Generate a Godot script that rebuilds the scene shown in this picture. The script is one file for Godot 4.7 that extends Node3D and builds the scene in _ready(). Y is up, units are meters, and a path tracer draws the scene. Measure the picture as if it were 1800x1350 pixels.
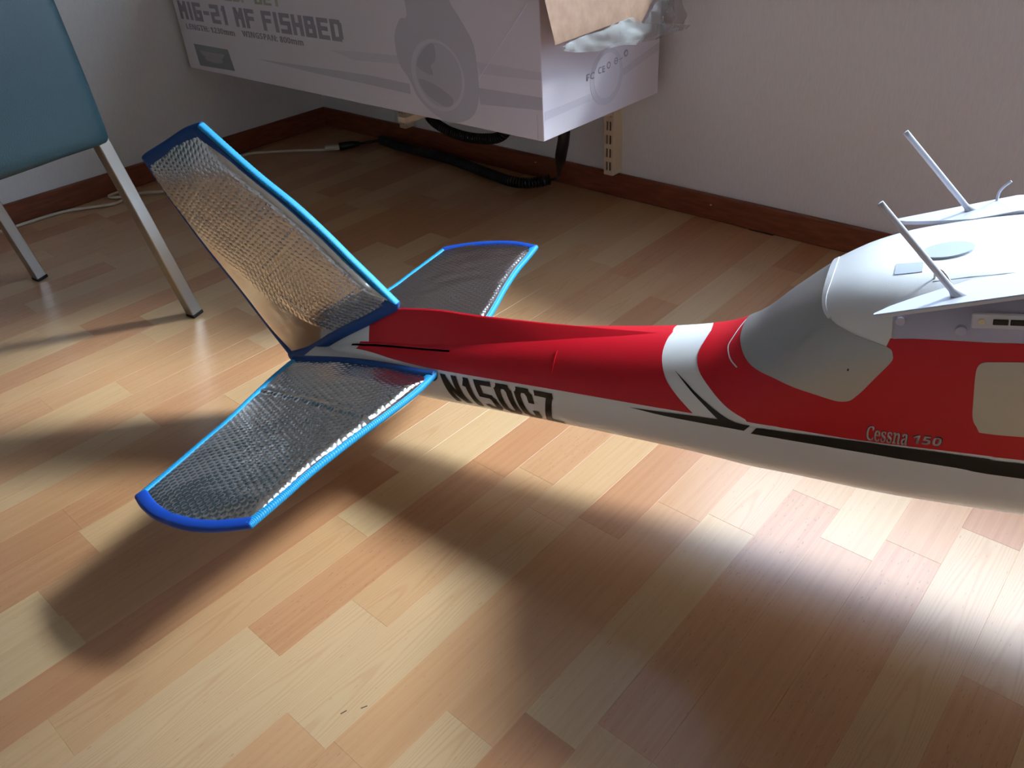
extends Node3D
# A model aeroplane parked on a beech laminate floor; its tail wears silver bubble-foil covers.
# x runs along the planks to the shelf wall, z along that wall, y is up; units are metres.

var M := {}
const WALL_X := 1.585
const WALL_Z := -2.27

# ---------------------------------------------------------------- helpers
func put(called: String, mesh: Mesh, mat: Material, parent: Node = self) -> MeshInstance3D:
	var o := MeshInstance3D.new()
	o.name = called
	o.mesh = mesh
	o.material_override = mat
	o.cast_shadow = GeometryInstance3D.SHADOW_CASTING_SETTING_ON
	parent.add_child(o, true)
	return o

func thing(called: String, label: String, category: String, at := Vector3.ZERO, group := "") -> Node3D:
	var o := Node3D.new()
	o.name = called
	add_child(o, true)
	o.position = at
	tag(o, label, category, group)
	return o

func tag(o: Node, label: String, category: String, group := "") -> void:
	o.set_meta("label", label)
	o.set_meta("category", category)
	if group != "":
		o.set_meta("group", group)

func struct(o: Node, label: String) -> Node:
	o.set_meta("kind", "structure")
	o.set_meta("label", label)
	return o

func mat(c: Color, rough := 0.6, metal := 0.0, spec := 0.5) -> StandardMaterial3D:
	var m := StandardMaterial3D.new()
	m.albedo_color = c
	m.roughness = rough
	m.metallic = metal
	m.metallic_specular = spec
	return m

func noise_tex(w: int, h: int, freq: float, seed_: int, normal := false, strength := 2.0, ramp: Gradient = null) -> NoiseTexture2D:
	var n := FastNoiseLite.new()
	n.noise_type = FastNoiseLite.TYPE_SIMPLEX_SMOOTH
	n.seed = seed_
	n.frequency = freq
	n.fractal_octaves = 4
	var t := NoiseTexture2D.new()
	t.width = w
	t.height = h
	t.seamless = true
	t.noise = n
	t.as_normal_map = normal
	t.bump_strength = strength
	if ramp:
		t.color_ramp = ramp
	return t

func tri(st: SurfaceTool, a: Vector3, b: Vector3, c: Vector3) -> void:   # outward side given by (b-a)x(c-a); Godot wants clockwise
	st.add_vertex(a); st.add_vertex(c); st.add_vertex(b)

func quad(st: SurfaceTool, a: Vector3, b: Vector3, c: Vector3, d: Vector3) -> void:
	tri(st, a, b, c)
	tri(st, a, c, d)

func begin(smooth := false) -> SurfaceTool:
	var st := SurfaceTool.new()
	st.begin(Mesh.PRIMITIVE_TRIANGLES)
	st.set_smooth_group(0 if smooth else -1)
	return st

func finish(st: SurfaceTool) -> ArrayMesh:
	st.generate_normals()
	return st.commit()

# a box whose twelve edges are chamfered by b
func add_box(st: SurfaceTool, lo: Vector3, hi: Vector3, b := 0.0, xf := Transform3D.IDENTITY) -> void:
	var c := (lo + hi) * 0.5
	var h := (hi - lo) * 0.5
	var inset := h - Vector3(b, b, b)
	for ax in 3:
		for s in [-1.0, 1.0]:
			var n := Vector3.ZERO; n[ax] = s
			var u := Vector3.ZERO; u[(ax + 1) % 3] = s
			var v := Vector3.ZERO; v[(ax + 2) % 3] = 1.0
			var p := []
			for k in [[-1, -1], [1, -1], [1, 1], [-1, 1]]:
				p.append(xf * (c + n * h[ax] + u * (k[0] * inset[(ax + 1) % 3]) + v * (k[1] * inset[(ax + 2) % 3])))
			quad(st, p[0], p[1], p[2], p[3])
	if b <= 0.0:
		return
	for ax in 3:            # edges along ax
		var i := (ax + 1) % 3
		var j := (ax + 2) % 3
		for si in [-1.0, 1.0]:
			for sj in [-1.0, 1.0]:
				var q := []
				for k in [[0, -1], [0, 1], [1, 1], [1, -1]]:
					var p := Vector3.ZERO
					p[ax] = k[1] * inset[ax]
					p[i] = si * (h[i] if k[0] == 0 else inset[i])
					p[j] = sj * (inset[j] if k[0] == 0 else h[j])
					q.append(xf * (c + p))
				if si * sj > 0.0:
					quad(st, q[3], q[2], q[1], q[0])
				else:
					quad(st, q[0], q[1], q[2], q[3])
	for sx in [-1.0, 1.0]:
		for sy in [-1.0, 1.0]:
			for sz in [-1.0, 1.0]:
				var a := xf * (c + Vector3(sx * h.x, sy * inset.y, sz * inset.z))
				var bb := xf * (c + Vector3(sx * inset.x, sy * h.y, sz * inset.z))
				var d := xf * (c + Vector3(sx * inset.x, sy * inset.y, sz * h.z))
				if sx * sy * sz > 0.0:
					tri(st, a, bb, d)
				else:
					tri(st, a, d, bb)

func box_mesh(lo: Vector3, hi: Vector3, b := 0.0) -> ArrayMesh:
	var st := begin()
	add_box(st, lo, hi, b)
	return finish(st)

# a soft block: a box with rounded edges of radius r
func add_cushion(st: SurfaceTool, size: Vector3, r: float, seg: int, xf: Transform3D, bend = null) -> void:
	var h := size * 0.5
	for ax in 3:
		for s in [-1.0, 1.0]:
			var i := (ax + 1) % 3
			var j := (ax + 2) % 3
			var pts := []
			for a in seg + 1:
				var row := []
				for b in seg + 1:
					var p := Vector3.ZERO
					p[ax] = s * h[ax]
					p[i] = h[i] * ease_edge(2.0 * a / seg - 1.0)
					p[j] = h[j] * ease_edge(2.0 * b / seg - 1.0)
					var inn := p.clamp(-h + Vector3(r, r, r), h - Vector3(r, r, r))
					var q := inn + (p - inn).normalized() * r if p != inn else p
					if bend != null:
						q = bend.call(q)
					row.append(xf * q)
				pts.append(row)
			for a in seg:
				for b in seg:
					if s > 0.0:
						quad(st, pts[a][b], pts[a + 1][b], pts[a + 1][b + 1], pts[a][b + 1])
					else:
						quad(st, pts[a][b], pts[a][b + 1], pts[a + 1][b + 1], pts[a + 1][b])

func ease_edge(x: float) -> float:
	return signf(x) * (1.0 - pow(1.0 - absf(x), 1.7))

func spline(pts: Array, steps: int) -> PackedVector3Array:
	var out := PackedVector3Array()
	for i in pts.size() - 1:
		var a: Vector3 = pts[maxi(i - 1, 0)]
		var b: Vector3 = pts[i]
		var c: Vector3 = pts[i + 1]
		var d: Vector3 = pts[mini(i + 2, pts.size() - 1)]
		for k in steps:
			out.append(b.cubic_interpolate(c, a, d, float(k) / steps))
	out.append(pts[-1])
	return out

# a tube along a path; radius may change along it (t from 0 to 1)
func add_tube(st: SurfaceTool, path: PackedVector3Array, radius: Callable, sides := 8, squash := 1.0) -> void:
	var n := path.size()
	var rings := []
	var up := Vector3.UP
	for i in n:
		var dir := (path[mini(i + 1, n - 1)] - path[maxi(i - 1, 0)]).normalized()
		if absf(dir.dot(up)) > 0.95:
			up = Vector3.RIGHT
		var x := up.cross(dir).normalized()
		var y := dir.cross(x)
		up = y
		var ring := []
		var r: float = radius.call(float(i) / (n - 1))
		for k in sides:
			var a := TAU * k / sides
			ring.append(path[i] + x * cos(a) * r * squash + y * sin(a) * r)
		rings.append(ring)
	for i in n - 1:
		for k in sides:
			var l := (k + 1) % sides
			quad(st, rings[i][k], rings[i][l], rings[i + 1][l], rings[i + 1][k])
	for k in range(1, sides - 1):
		tri(st, rings[0][0], rings[0][k + 1], rings[0][k])
		tri(st, rings[n - 1][0], rings[n - 1][k], rings[n - 1][k + 1])

func tube_mesh(path: PackedVector3Array, r: float, sides := 8) -> ArrayMesh:
	var st := begin(true)
	add_tube(st, path, func(_t): return r, sides)
	return finish(st)

# a flat polygon in a plane (o + x*ex + y*ey), raised by lift with side walls
func add_plate(st: SurfaceTool, poly: PackedVector2Array, o: Vector3, ex: Vector3, ey: Vector3, thick: float) -> void:
	var n := ex.cross(ey).normalized() * thick
	if Geometry2D.is_polygon_clockwise(poly):
		poly.reverse()
	var idx := Geometry2D.triangulate_polygon(poly)
	for k in range(0, idx.size(), 3):
		var p := [poly[idx[k]], poly[idx[k + 1]], poly[idx[k + 2]]]
		if (p[1] - p[0]).cross(p[2] - p[0]) < 0.0:
			p.reverse()
		tri(st, o + ex * p[0].x + ey * p[0].y + n, o + ex * p[1].x + ey * p[1].y + n, o + ex * p[2].x + ey * p[2].y + n)
		tri(st, o + ex * p[0].x + ey * p[0].y, o + ex * p[2].x + ey * p[2].y, o + ex * p[1].x + ey * p[1].y)
	for k in poly.size():
		var a := o + ex * poly[k].x + ey * poly[k].y
		var q := poly[(k + 1) % poly.size()]
		var b := o + ex * q.x + ey * q.y
		quad(st, a, b, b + n, a + n)

func pv(a: Array) -> PackedVector2Array:      # [x, y, x, y, ...]
	var out := PackedVector2Array()
	for i in range(0, a.size(), 2):
		out.append(Vector2(a[i], a[i + 1]))
	return out

func rounded(p: PackedVector2Array) -> PackedVector2Array:      # a closed outline drawn as a smooth curve
	var out := PackedVector2Array()
	var n := p.size()
	for i in n:
		for k in 4:
			out.append(p[i].cubic_interpolate(p[(i + 1) % n], p[(i + n - 1) % n], p[(i + 2) % n], k / 4.0))
	return out

func ellipse(cx: float, cy: float, rx: float, ry: float, turn := 0.0, seg := 28) -> PackedVector2Array:
	var out := PackedVector2Array()
	for k in seg:
		var p := Vector2(rx * cos(TAU * k / seg), ry * sin(TAU * k / seg)).rotated(turn)
		out.append(Vector2(cx, cy) + p)
	return out

# square block letters as strokes, in a cell one unit high and wide
const GLYPH := {
	"N": [[0, 0, 0, 1], [0, 1, 1, 0], [1, 0, 1, 1]], "1": [[0.62, 0, 0.62, 1], [0.2, 0.78, 0.62, 1]],
	"5": [[1, 1, 0, 1], [0, 1, 0, 0.56], [0, 0.56, 0.8, 0.56], [0.8, 0.56, 1, 0.44], [1, 0.44, 1, 0.12], [1, 0.12, 0.8, 0], [0.8, 0, 0.2, 0], [0.2, 0, 0, 0.14]],
	"0": [[0, 0.14, 0, 0.86], [0, 0.86, 0.22, 1], [0.22, 1, 0.78, 1], [0.78, 1, 1, 0.86], [1, 0.86, 1, 0.14], [1, 0.14, 0.78, 0], [0.78, 0, 0.22, 0], [0.22, 0, 0, 0.14]],
	"C": [[1, 0.72, 1, 0.86], [1, 0.86, 0.78, 1], [0.78, 1, 0.22, 1], [0.22, 1, 0, 0.86], [0, 0.86, 0, 0.14], [0, 0.14, 0.22, 0], [0.22, 0, 0.78, 0], [0.78, 0, 1, 0.14], [1, 0.14, 1, 0.28]],
	"Z": [[0, 1, 1, 1], [1, 1, 0, 0], [0, 0, 1, 0]], "M": [[0, 0, 0, 1], [0, 1, 0.5, 0.45], [0.5, 0.45, 1, 1], [1, 1, 1, 0]],
	"I": [[0.5, 0, 0.5, 1]], "G": [[1, 1, 0, 1], [0, 1, 0, 0], [0, 0, 1, 0], [1, 0, 1, 0.5], [1, 0.5, 0.6, 0.5]], "-": [[0.1, 0.5, 0.9, 0.5]],
	"2": [[0, 1, 1, 1], [1, 1, 1, 0.52], [1, 0.52, 0, 0.48], [0, 0.48, 0, 0], [0, 0, 1, 0]], "F": [[0, 0, 0, 1], [0, 1, 1, 1], [0, 0.52, 0.85, 0.52]],
	"S": [[1, 1, 0, 1], [0, 1, 0, 0.52], [0, 0.52, 1, 0.52], [1, 0.52, 1, 0], [1, 0, 0, 0]], "H": [[0, 0, 0, 1], [1, 0, 1, 1], [0, 0.52, 1, 0.52]],
	"B": [[0, 0, 0, 1], [0, 1, 0.9, 1], [0.9, 1, 0.9, 0.52], [0, 0.52, 1, 0.52], [1, 0.52, 1, 0], [1, 0, 0, 0]], "E": [[0, 0, 0, 1], [0, 1, 1, 1], [0, 0.52, 0.85, 0.52], [0, 0, 1, 0]],
	"D": [[0, 0, 0, 1], [0, 1, 0.8, 1], [0.8, 1, 1, 0.84], [1, 0.84, 1, 0.16], [1, 0.16, 0.8, 0], [0.8, 0, 0, 0]],
	"T": [[0, 1, 1, 1], [0.5, 0, 0.5, 1]], "J": [[1, 1, 1, 0], [1, 0, 0, 0], [0, 0, 0, 0.3]], "P": [[0, 0, 0, 1], [0, 1, 1, 1], [1, 1, 1, 0.48], [1, 0.48, 0, 0.48]],
}
# polygons of a line of block letters: cell width w, gap g, stroke half width hx (across) and hy, everything one unit high
func block_text(s: String, w: float, g: float, hw: float) -> Array:
	var out := []
	var x := 0.0
	for ch in s:
		if ch == " ":
			x += w * 0.6
			continue
		var narrow := 0.45 if ch == "I" else (0.75 if ch == "-" or ch == "1" else 1.0)
		for sg in GLYPH[ch]:
			var k := w * narrow - 2 * hw
			var a := Vector2(x + hw + sg[0] * k, hw + sg[1] * (1 - 2 * hw))
			var b := Vector2(x + hw + sg[2] * k, hw + sg[3] * (1 - 2 * hw))
			var d := (b - a).normalized()
			var c := hw if absf(d.x) < 0.01 or absf(d.y) < 0.01 else hw * 0.25
			var p := Vector2(-d.y, d.x) * hw
			out.append(PackedVector2Array([a - d * c - p, b + d * c - p, b + d * c + p, a - d * c + p]))
		x += w * narrow + g
	out.append(PackedVector2Array([Vector2(x - g, 0)]))   # the last entry carries the width
	return out

# ---------------------------------------------------------------- the picture's camera, sky, sun, exposure
func _ready() -> void:
	var cam := Camera3D.new()
	cam.name = "camera"
	add_child(cam)
	cam.fov = rad_to_deg(2.0 * atan(675.0 / 1395.0))
	cam.near = 0.02
	cam.far = 60.0
	cam.transform = Transform3D(Basis(Vector3(0.65773, -0.05626, 0.75115), Vector3(0.45486, 0.82453, -0.33653), Vector3(-0.60041, 0.56301, 0.56791)).orthonormalized(), Vector3(0, 0.744, 0))
	cam.current = true

	var we := WorldEnvironment.new()
	var env := Environment.new()
	var sky := Sky.new()
	var sm := ProceduralSkyMaterial.new()
	sm.sky_top_color = Color(0.66, 0.76, 0.90)
	sm.sky_horizon_color = Color(0.88, 0.93, 1.0)
	sm.sky_curve = 0.25
	sm.ground_bottom_color = Color(0.22, 0.22, 0.20)
	sm.ground_horizon_color = Color(0.40, 0.41, 0.40)
	sm.sky_energy_multiplier = SKY_ENERGY
	sm.ground_energy_multiplier = SKY_ENERGY
	sky.sky_material = sm
	env.background_mode = Environment.BG_SKY
	env.sky = sky
	env.background_energy_multiplier = 0.95
	env.tonemap_mode = Environment.TONE_MAPPER_LINEAR
	env.tonemap_exposure = 1.0
	env.sdfgi_enabled = true
	env.ssao_enabled = true
	env.ssil_enabled = true
	we.environment = env
	add_child(we)

	var sun := DirectionalLight3D.new()            # the sun behind thin cloud: wide and soft
	sun.name = "sun"
	var az := deg_to_rad(SUN_AZ)
	var el := deg_to_rad(SUN_EL)
	var to_sun := Vector3(cos(el) * cos(az), sin(el), cos(el) * sin(az))
	add_child(sun)
	sun.look_at_from_position(to_sun * 5.0, Vector3.ZERO)
	sun.light_color = Color(0.90, 0.965, 1.0)
	sun.light_energy = SUN_ENERGY
	sun.light_angular_distance = 11.5
	sun.shadow_enabled = true
	sun.sky_mode = DirectionalLight3D.SKY_MODE_LIGHT_ONLY

	materials()
	room()
	floor_planks()
	aeroplane()
	tail_covers()
	chair()
	shelf()
	carton()
	parcel()
	cords()

const SKY_ENERGY := 3.0
const SUN_ENERGY := 2.58
const SUN_AZ := 30.0
const SUN_EL := 41.5

func materials() -> void:
	M.wall = mat(Color(0.90, 0.90, 0.885), 0.85, 0.0, 0.3)
	var gr := Gradient.new()
	gr.set_color(0, Color(0.965, 0.965, 0.965)); gr.set_color(1, Color(1, 1, 1))
	var wn := noise_tex(512, 512, 0.03, 5, false, 1.0, gr)
	M.wall.albedo_texture = wn
	M.wall.normal_enabled = true
	M.wall.normal_texture = noise_tex(512, 512, 0.05, 8, true, 3.0)
	M.wall.normal_scale = 0.3
	M.wall.uv1_triplanar = true
	M.wall.uv1_world_triplanar = true
	M.wall.uv1_scale = Vector3(14.0, 2.0, 14.0)       # a fine upright weave in the wallpaper
	M.ceiling = mat(Color(0.93, 0.92, 0.90), 0.9)
	M.base = mat(Color(0.54, 0.30, 0.185), 0.45)
	var gb := Gradient.new()
	gb.set_color(0, Color(0.78, 0.72, 0.68)); gb.set_color(1, Color(1, 1, 1))
	M.base.albedo_texture = noise_tex(512, 256, 0.02, 21, false, 1.0, gb)
	M.base.uv1_triplanar = true
	M.base.uv1_world_triplanar = true
	M.base.uv1_scale = Vector3(1.2, 14.0, 1.2)
	M.frame = mat(Color(0.90, 0.90, 0.89), 0.4)
	M.glass = mat(Color(0.95, 0.98, 1.0, 0.06), 0.02)
	M.glass.transparency = BaseMaterial3D.TRANSPARENCY_ALPHA
	# aeroplane
	var pebble := noise_tex(512, 512, 0.16, 31, true, 2.0)
	for e in [["white", Color(0.93, 0.93, 0.93), 0.34], ["red", Color(0.82, 0.03, 0.13), 0.42], ["grey", Color(0.72, 0.72, 0.71), 0.42], ["navy", Color(0.055, 0.075, 0.095), 0.45]]:
		var m := mat(e[1], e[2])
		m.normal_enabled = true
		m.normal_texture = pebble
		m.normal_scale = 0.22
		m.uv1_triplanar = true
		m.uv1_scale = Vector3(9, 9, 9)
		M[e[0]] = m
	M.grey.metallic = 0.75
	M.black = mat(Color(0.03, 0.03, 0.035), 0.4)
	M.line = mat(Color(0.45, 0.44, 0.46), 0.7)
	M.plastic = mat(Color(0.84, 0.85, 0.90), 0.45)
	M.shaded_white = mat(Color(0.78, 0.77, 0.86), 0.55)  # white paint with the plate's shade and a sky tint put into its colour
	M.tape = mat(Color(0.74, 0.77, 0.82), 0.6)
	M.chrome = mat(Color(0.72, 0.70, 0.74), 0.3, 0.6)
	M.screw = mat(Color(0.75, 0.73, 0.68), 0.3, 0.9)
	M.tyre = mat(Color(0.04, 0.04, 0.04), 0.8)
	# covers
	M.foil = mat(Color(0.89, 0.89, 0.89), 0.20, 1.0)
	M.elastic = mat(Color(0.12, 0.60, 0.82), 0.55)
	M.ribbon = mat(Color(0.06, 0.29, 0.70), 0.5)
	M.navyband = mat(Color(0.055, 0.27, 0.54), 0.55)
	# chair
	M.teal = mat(Color(0.105, 0.225, 0.25), 0.5)
	M.teal.normal_enabled = true
	M.teal.normal_texture = noise_tex(512, 512, 0.09, 41, true, 3.0)
	M.teal.normal_scale = 0.35
	M.teal.uv1_triplanar = true
	M.teal.uv1_scale = Vector3(7, 7, 7)
	M.steel = mat(Color(0.66, 0.64, 0.60), 0.34, 1.0)
	M.foot = mat(Color(0.04, 0.04, 0.045), 0.6)
	# shelf corner
	M.cream = mat(Color(0.86, 0.79, 0.66), 0.5)
	M.shelf = mat(Color(0.84, 0.82, 0.80), 0.5)
	M.hollow = mat(Color(0.42, 0.31, 0.22), 0.8)  # darkness inside the slots put into the colour; the subfloor shares it
	M.card = mat(Color(0.865, 0.84, 0.855), 0.62)
	M.kraft = mat(Color(0.65, 0.52, 0.42), 0.7)
	var gk := Gradient.new()
	gk.set_color(0, Color(0.88, 0.86, 0.84)); gk.set_color(1, Color(1, 1, 1))
	M.kraft.albedo_texture = noise_tex(256, 256, 0.03, 51, false, 1.0, gk)
	M.kraft.uv1_triplanar = true
	M.kraft.uv1_scale = Vector3(5, 5, 5)
	M.film = mat(Color(0.60, 0.595, 0.57, 0.46), 0.42)
	M.film.transparency = BaseMaterial3D.TRANSPARENCY_ALPHA
	M.white_cord = mat(Color(0.80, 0.76, 0.68), 0.5)
	M.black_cord = mat(Color(0.05, 0.055, 0.066), 0.4)

# ---------------------------------------------------------------- the room
func room() -> void:
	var x0 := -2.4
	var z1 := 2.4
	var t := 0.16
	var hgt := 2.45
	# shelf wall (+x), with a window above and to the side of the picture
	var wz0 := -0.85
	var wz1 := 1.55
	var sill := 0.60
	var head := 1.70
	var st := begin()
	add_box(st, Vector3(WALL_X, 0, WALL_Z - t), Vector3(WALL_X + t, hgt, wz0))
	add_box(st, Vector3(WALL_X, 0, wz1), Vector3(WALL_X + t, hgt, z1 + t))
	add_box(st, Vector3(WALL_X, 0, wz0), Vector3(WALL_X + t, sill, wz1))
	add_box(st, Vector3(WALL_X, head, wz0), Vector3(WALL_X + t, hgt, wz1))
	struct(put("wall_right", finish(st), M.wall), "pale grey papered wall behind the shelf, with the window further along")
	struct(put("wall_back", box_mesh(Vector3(x0 - t, 0, WALL_Z - t), Vector3(WALL_X, hgt, WALL_Z)), M.wall), "pale grey wall behind the chair")
	struct(put("wall_left", box_mesh(Vector3(x0 - t, 0, WALL_Z), Vector3(x0, hgt, z1 + t)), M.wall), "pale wall across the room")
	struct(put("wall_front", box_mesh(Vector3(x0, 0, z1), Vector3(WALL_X, hgt, z1 + t)), M.wall), "pale wall beyond the nose of the aeroplane")
	struct(put("ceiling", box_mesh(Vector3(x0 - t, hgt, WALL_Z - t), Vector3(WALL_X + t, hgt + 0.15, z1 + t)), M.ceiling), "plain white ceiling")
	# skirting boards
	var s1 := begin()
	add_box(s1, Vector3(WALL_X - 0.013, 0.0, WALL_Z), Vector3(WALL_X, 0.058, z1), 0.0025)
	var bb := put("baseboard_right", finish(s1), M.base)
	struct(bb, "reddish brown wooden skirting under the shelf wall")
	for p in [Vector3(1.5715, 0.036, -0.825), Vector3(1.5715, 0.041, -1.345)]:
		var nm := SphereMesh.new()
		nm.radius = 0.0028; nm.height = 0.0032; nm.radial_segments = 10; nm.rings = 5
		put("nail", nm, M.cream, bb).position = p
	struct(put("baseboard_back", box_mesh(Vector3(x0, 0, WALL_Z), Vector3(WALL_X - 0.013, 0.058, WALL_Z + 0.013), 0.0025), M.base), "reddish brown wooden skirting behind the chair")
	# the window: frame, two sashes with panes, sill
	var w := Node3D.new()
	w.name = "window_1"
	add_child(w)
	struct(w, "white framed window above the sill in the shelf wall")
	var xo := WALL_X + 0.07
	var f := begin()
	add_box(f, Vector3(xo, sill, wz0), Vector3(xo + 0.06, sill + 0.05, wz1), 0.004)
	add_box(f, Vector3(xo, head - 0.05, wz0), Vector3(xo + 0.06, head, wz1), 0.004)
	add_box(f, Vector3(xo, sill + 0.05, wz0), Vector3(xo + 0.06, head - 0.05, wz0 + 0.05), 0.004)
	add_box(f, Vector3(xo, sill + 0.05, wz1 - 0.05), Vector3(xo + 0.06, head - 0.05, wz1), 0.004)
	put("window_frame", finish(f), M.frame, w)
	put("pane", box_mesh(Vector3(xo + 0.025, sill + 0.05, wz0 + 0.05), Vector3(xo + 0.029, head - 0.05, wz1 - 0.05)), M.glass, w)
	put("window_sill", box_mesh(Vector3(WALL_X - 0.04, sill - 0.025, wz0 - 0.03), Vector3(xo, sill, wz1 + 0.03), 0.004), M.frame, w)

# ---------------------------------------------------------------- the floor: staggered beech strips
func plank_texture(seed_: int, base: Color, dark: Color, kind: int) -> ImageTexture:
	var w := 704
	var h := 112
	var img := Image.create(w, h, false, Image.FORMAT_RGB8)
	var n := FastNoiseLite.new()
	n.seed = seed_
	n.noise_type = FastNoiseLite.TYPE_SIMPLEX_SMOOTH
	n.frequency = 1.0
	n.fractal_octaves = 3
	var rng := RandomNumberGenerator.new()
	rng.seed = seed_ * 77 + 3
	for y in h:
		for x in w:
			var u := float(x) / w
			var v := float(y) / h
			var g := 0.0
			if kind == 1:        # cathedral figure
				var d := absf(v - 0.5 + 0.18 * n.get_noise_2d(u * 1.2, 3.0)) * 3.2
				var q := d * d + u * 1.8 + 0.25 * n.get_noise_2d(u * 2.0, v * 2.0)
				g = pow(0.5 + 0.5 * sin(q * 20.0), 3.0) * 0.55 + 0.35 * n.get_noise_2d(u * 4.0, v * 26.0)
			else:
				g = 0.55 * n.get_noise_2d(u * 1.6, v * 7.0 + 9.0) + 0.4 * n.get_noise_2d(u * 4.0, v * 40.0) + 0.22
			img.set_pixel(x, y, base.lerp(dark, clampf(g, 0.0, 1.0)))
	# the short dark pores of beech
	var count := 190 if kind == 2 else (70 if kind == 0 else 40)
	for k in count:
		var px := rng.randi_range(2, w - 14)
		var py := rng.randi_range(1, h - 2)
		var ln := rng.randi_range(2, 6)
		var c := base.lerp(dark, 1.0).darkened(rng.randf_range(0.03, 0.20) if kind == 2 else rng.randf_range(0.0, 0.09))
		for i in ln:
			img.set_pixel(px + i, py, c)
	return ImageTexture.create_from_image(img)

func floor_planks() -> void:
	var tones := [
		[Color(0.789, 0.657, 0.493), Color(0.747, 0.597, 0.430), 0], [Color(0.780, 0.640, 0.482), Color(0.728, 0.558, 0.400), 1],
		[Color(0.761, 0.579, 0.414), Color(0.718, 0.523, 0.356), 0], [Color(0.756, 0.575, 0.414), Color(0.699, 0.496, 0.339), 2],
		[Color(0.770, 0.602, 0.433), Color(0.718, 0.523, 0.360), 1], [Color(0.728, 0.526, 0.368), Color(0.676, 0.460, 0.310), 0],
		[Color(0.780, 0.628, 0.458), Color(0.737, 0.566, 0.400), 0], [Color(0.742, 0.544, 0.384), Color(0.676, 0.460, 0.310), 2]]
	var mats := []
	for k in tones.size():
		var m := mat(Color.WHITE, 0.30, 0.0, 0.8)
		m.albedo_texture = plank_texture(100 + k, tones[k][0], tones[k][1], tones[k][2])
		m.texture_filter = BaseMaterial3D.TEXTURE_FILTER_LINEAR_WITH_MIPMAPS
		mats.append(m)
	var fl := Node3D.new()
	fl.name = "floor"
	add_child(fl)
	struct(fl, "beech laminate floor of staggered strips")
	var sub := begin()
	add_box(sub, Vector3(-2.56, -0.2, -2.43), Vector3(1.745, -0.008, 2.56))
	put("subfloor", finish(sub), M.hollow, fl)
	# joints read off the photograph: row -> places of the end joints, and the tone of the piece that starts at each
	var known := {0: [0.385, 0.768], 1: [0.02, 0.385, 0.83], 2: [-0.06, 0.348, 0.72], 3: [-0.12, 0.298, 0.70], 4: [-0.18, 0.20, 0.61], 5: [-0.22, 0.189, 0.585], 6: [-0.10, 0.33, 0.64], 7: [-0.16, 0.226, 0.61], 8: [0.02, 0.411, 0.80], 11: [-0.30, 0.089, 0.47]}
	var tone_at := {0: [6, 2, 0], 1: [0, 6, 3, 6], 2: [3, 5, 0, 1], 3: [2, 1, 2, 2], 4: [6, 3, 2, 5], 5: [6, 2, 1, 6], 6: [4, 1, 4, 3], 7: [0, 1, 7, 5], 8: [6, 4, 0, 5], 11: [4, 0, 3, 6]}
	var rng := RandomNumberGenerator.new()
	rng.seed = 4
	var p := 0.0652
	var x_lo := -0.32
	var far_st := []
	for k in tones.size():
		far_st.append(begin())
	for row in range(-39, 33):
		var z1 := -0.1465 - p * row
		var z0 := z1 - p
		if z1 > 2.4 or z0 < -2.30:
			continue
		z0 = maxf(z0, WALL_Z)
		var near_row := row >= -9
		var cuts: Array = known[row].duplicate() if known.has(row) else []
		var tn: Array = tone_at[row].duplicate() if tone_at.has(row) else []
		if cuts.is_empty():
			cuts.append(-0.1 + rng.randf() * 0.39)
		while cuts[-1] < WALL_X - 0.02:
			cuts.append(cuts[-1] + 0.385 + rng.randf_range(-0.012, 0.012))
		while cuts[0] > -2.4:
			cuts.push_front(cuts[0] - 0.385 - rng.randf_range(-0.012, 0.012))
			if known.has(row) and cuts[0] < known[row][0] - 0.5:
				tn.push_front(rng.randi_range(0, 7))
		var shift := 0
		if known.has(row):
			shift = cuts.find(known[row][0])
		for i in cuts.size() - 1:
			var xa := maxf(cuts[i], -2.4)
			var xb := minf(cuts[i + 1], WALL_X)
			if xb - xa < 0.005:
				continue
			var ti := rng.randi_range(0, 7)
			var u0 := rng.randf() * 0.3
			var flip := rng.randf() < 0.5
			if known.has(row):
				var j := i - shift + 1
				var src: Array = tone_at[row]
				if j >= 0 and j < src.size():
					ti = src[j]
			if near_row and xb > x_lo:
				var st := begin()
				plank_box(st, Vector3(xa, -0.008, z0), Vector3(xb, 0.0, z1), u0, flip)
				put("plank", finish(st), mats[ti], fl)
			else:
				plank_box(far_st[ti], Vector3(xa, -0.008, z0), Vector3(xb, 0.0, z1), u0, flip)
	var ink := mat(Color(0.16, 0.15, 0.15), 0.6)
	for q in [[Vector3(0.2274, 0.0, -0.4905), -0.3], [Vector3(0.2451, 0.0, -0.4782), -0.45]]:
		put("pen_mark", box_mesh(Vector3(-0.0035, 0, -0.0005), Vector3(0.0035, 0.00015, 0.0005)), ink, fl).transform = Transform3D(Basis(Vector3.UP, q[1]), q[0])
	for k in tones.size():
		var o := put("distant_planks", finish(far_st[k]), mats[k], fl)
		o.set_meta("kind", "stuff")

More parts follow.
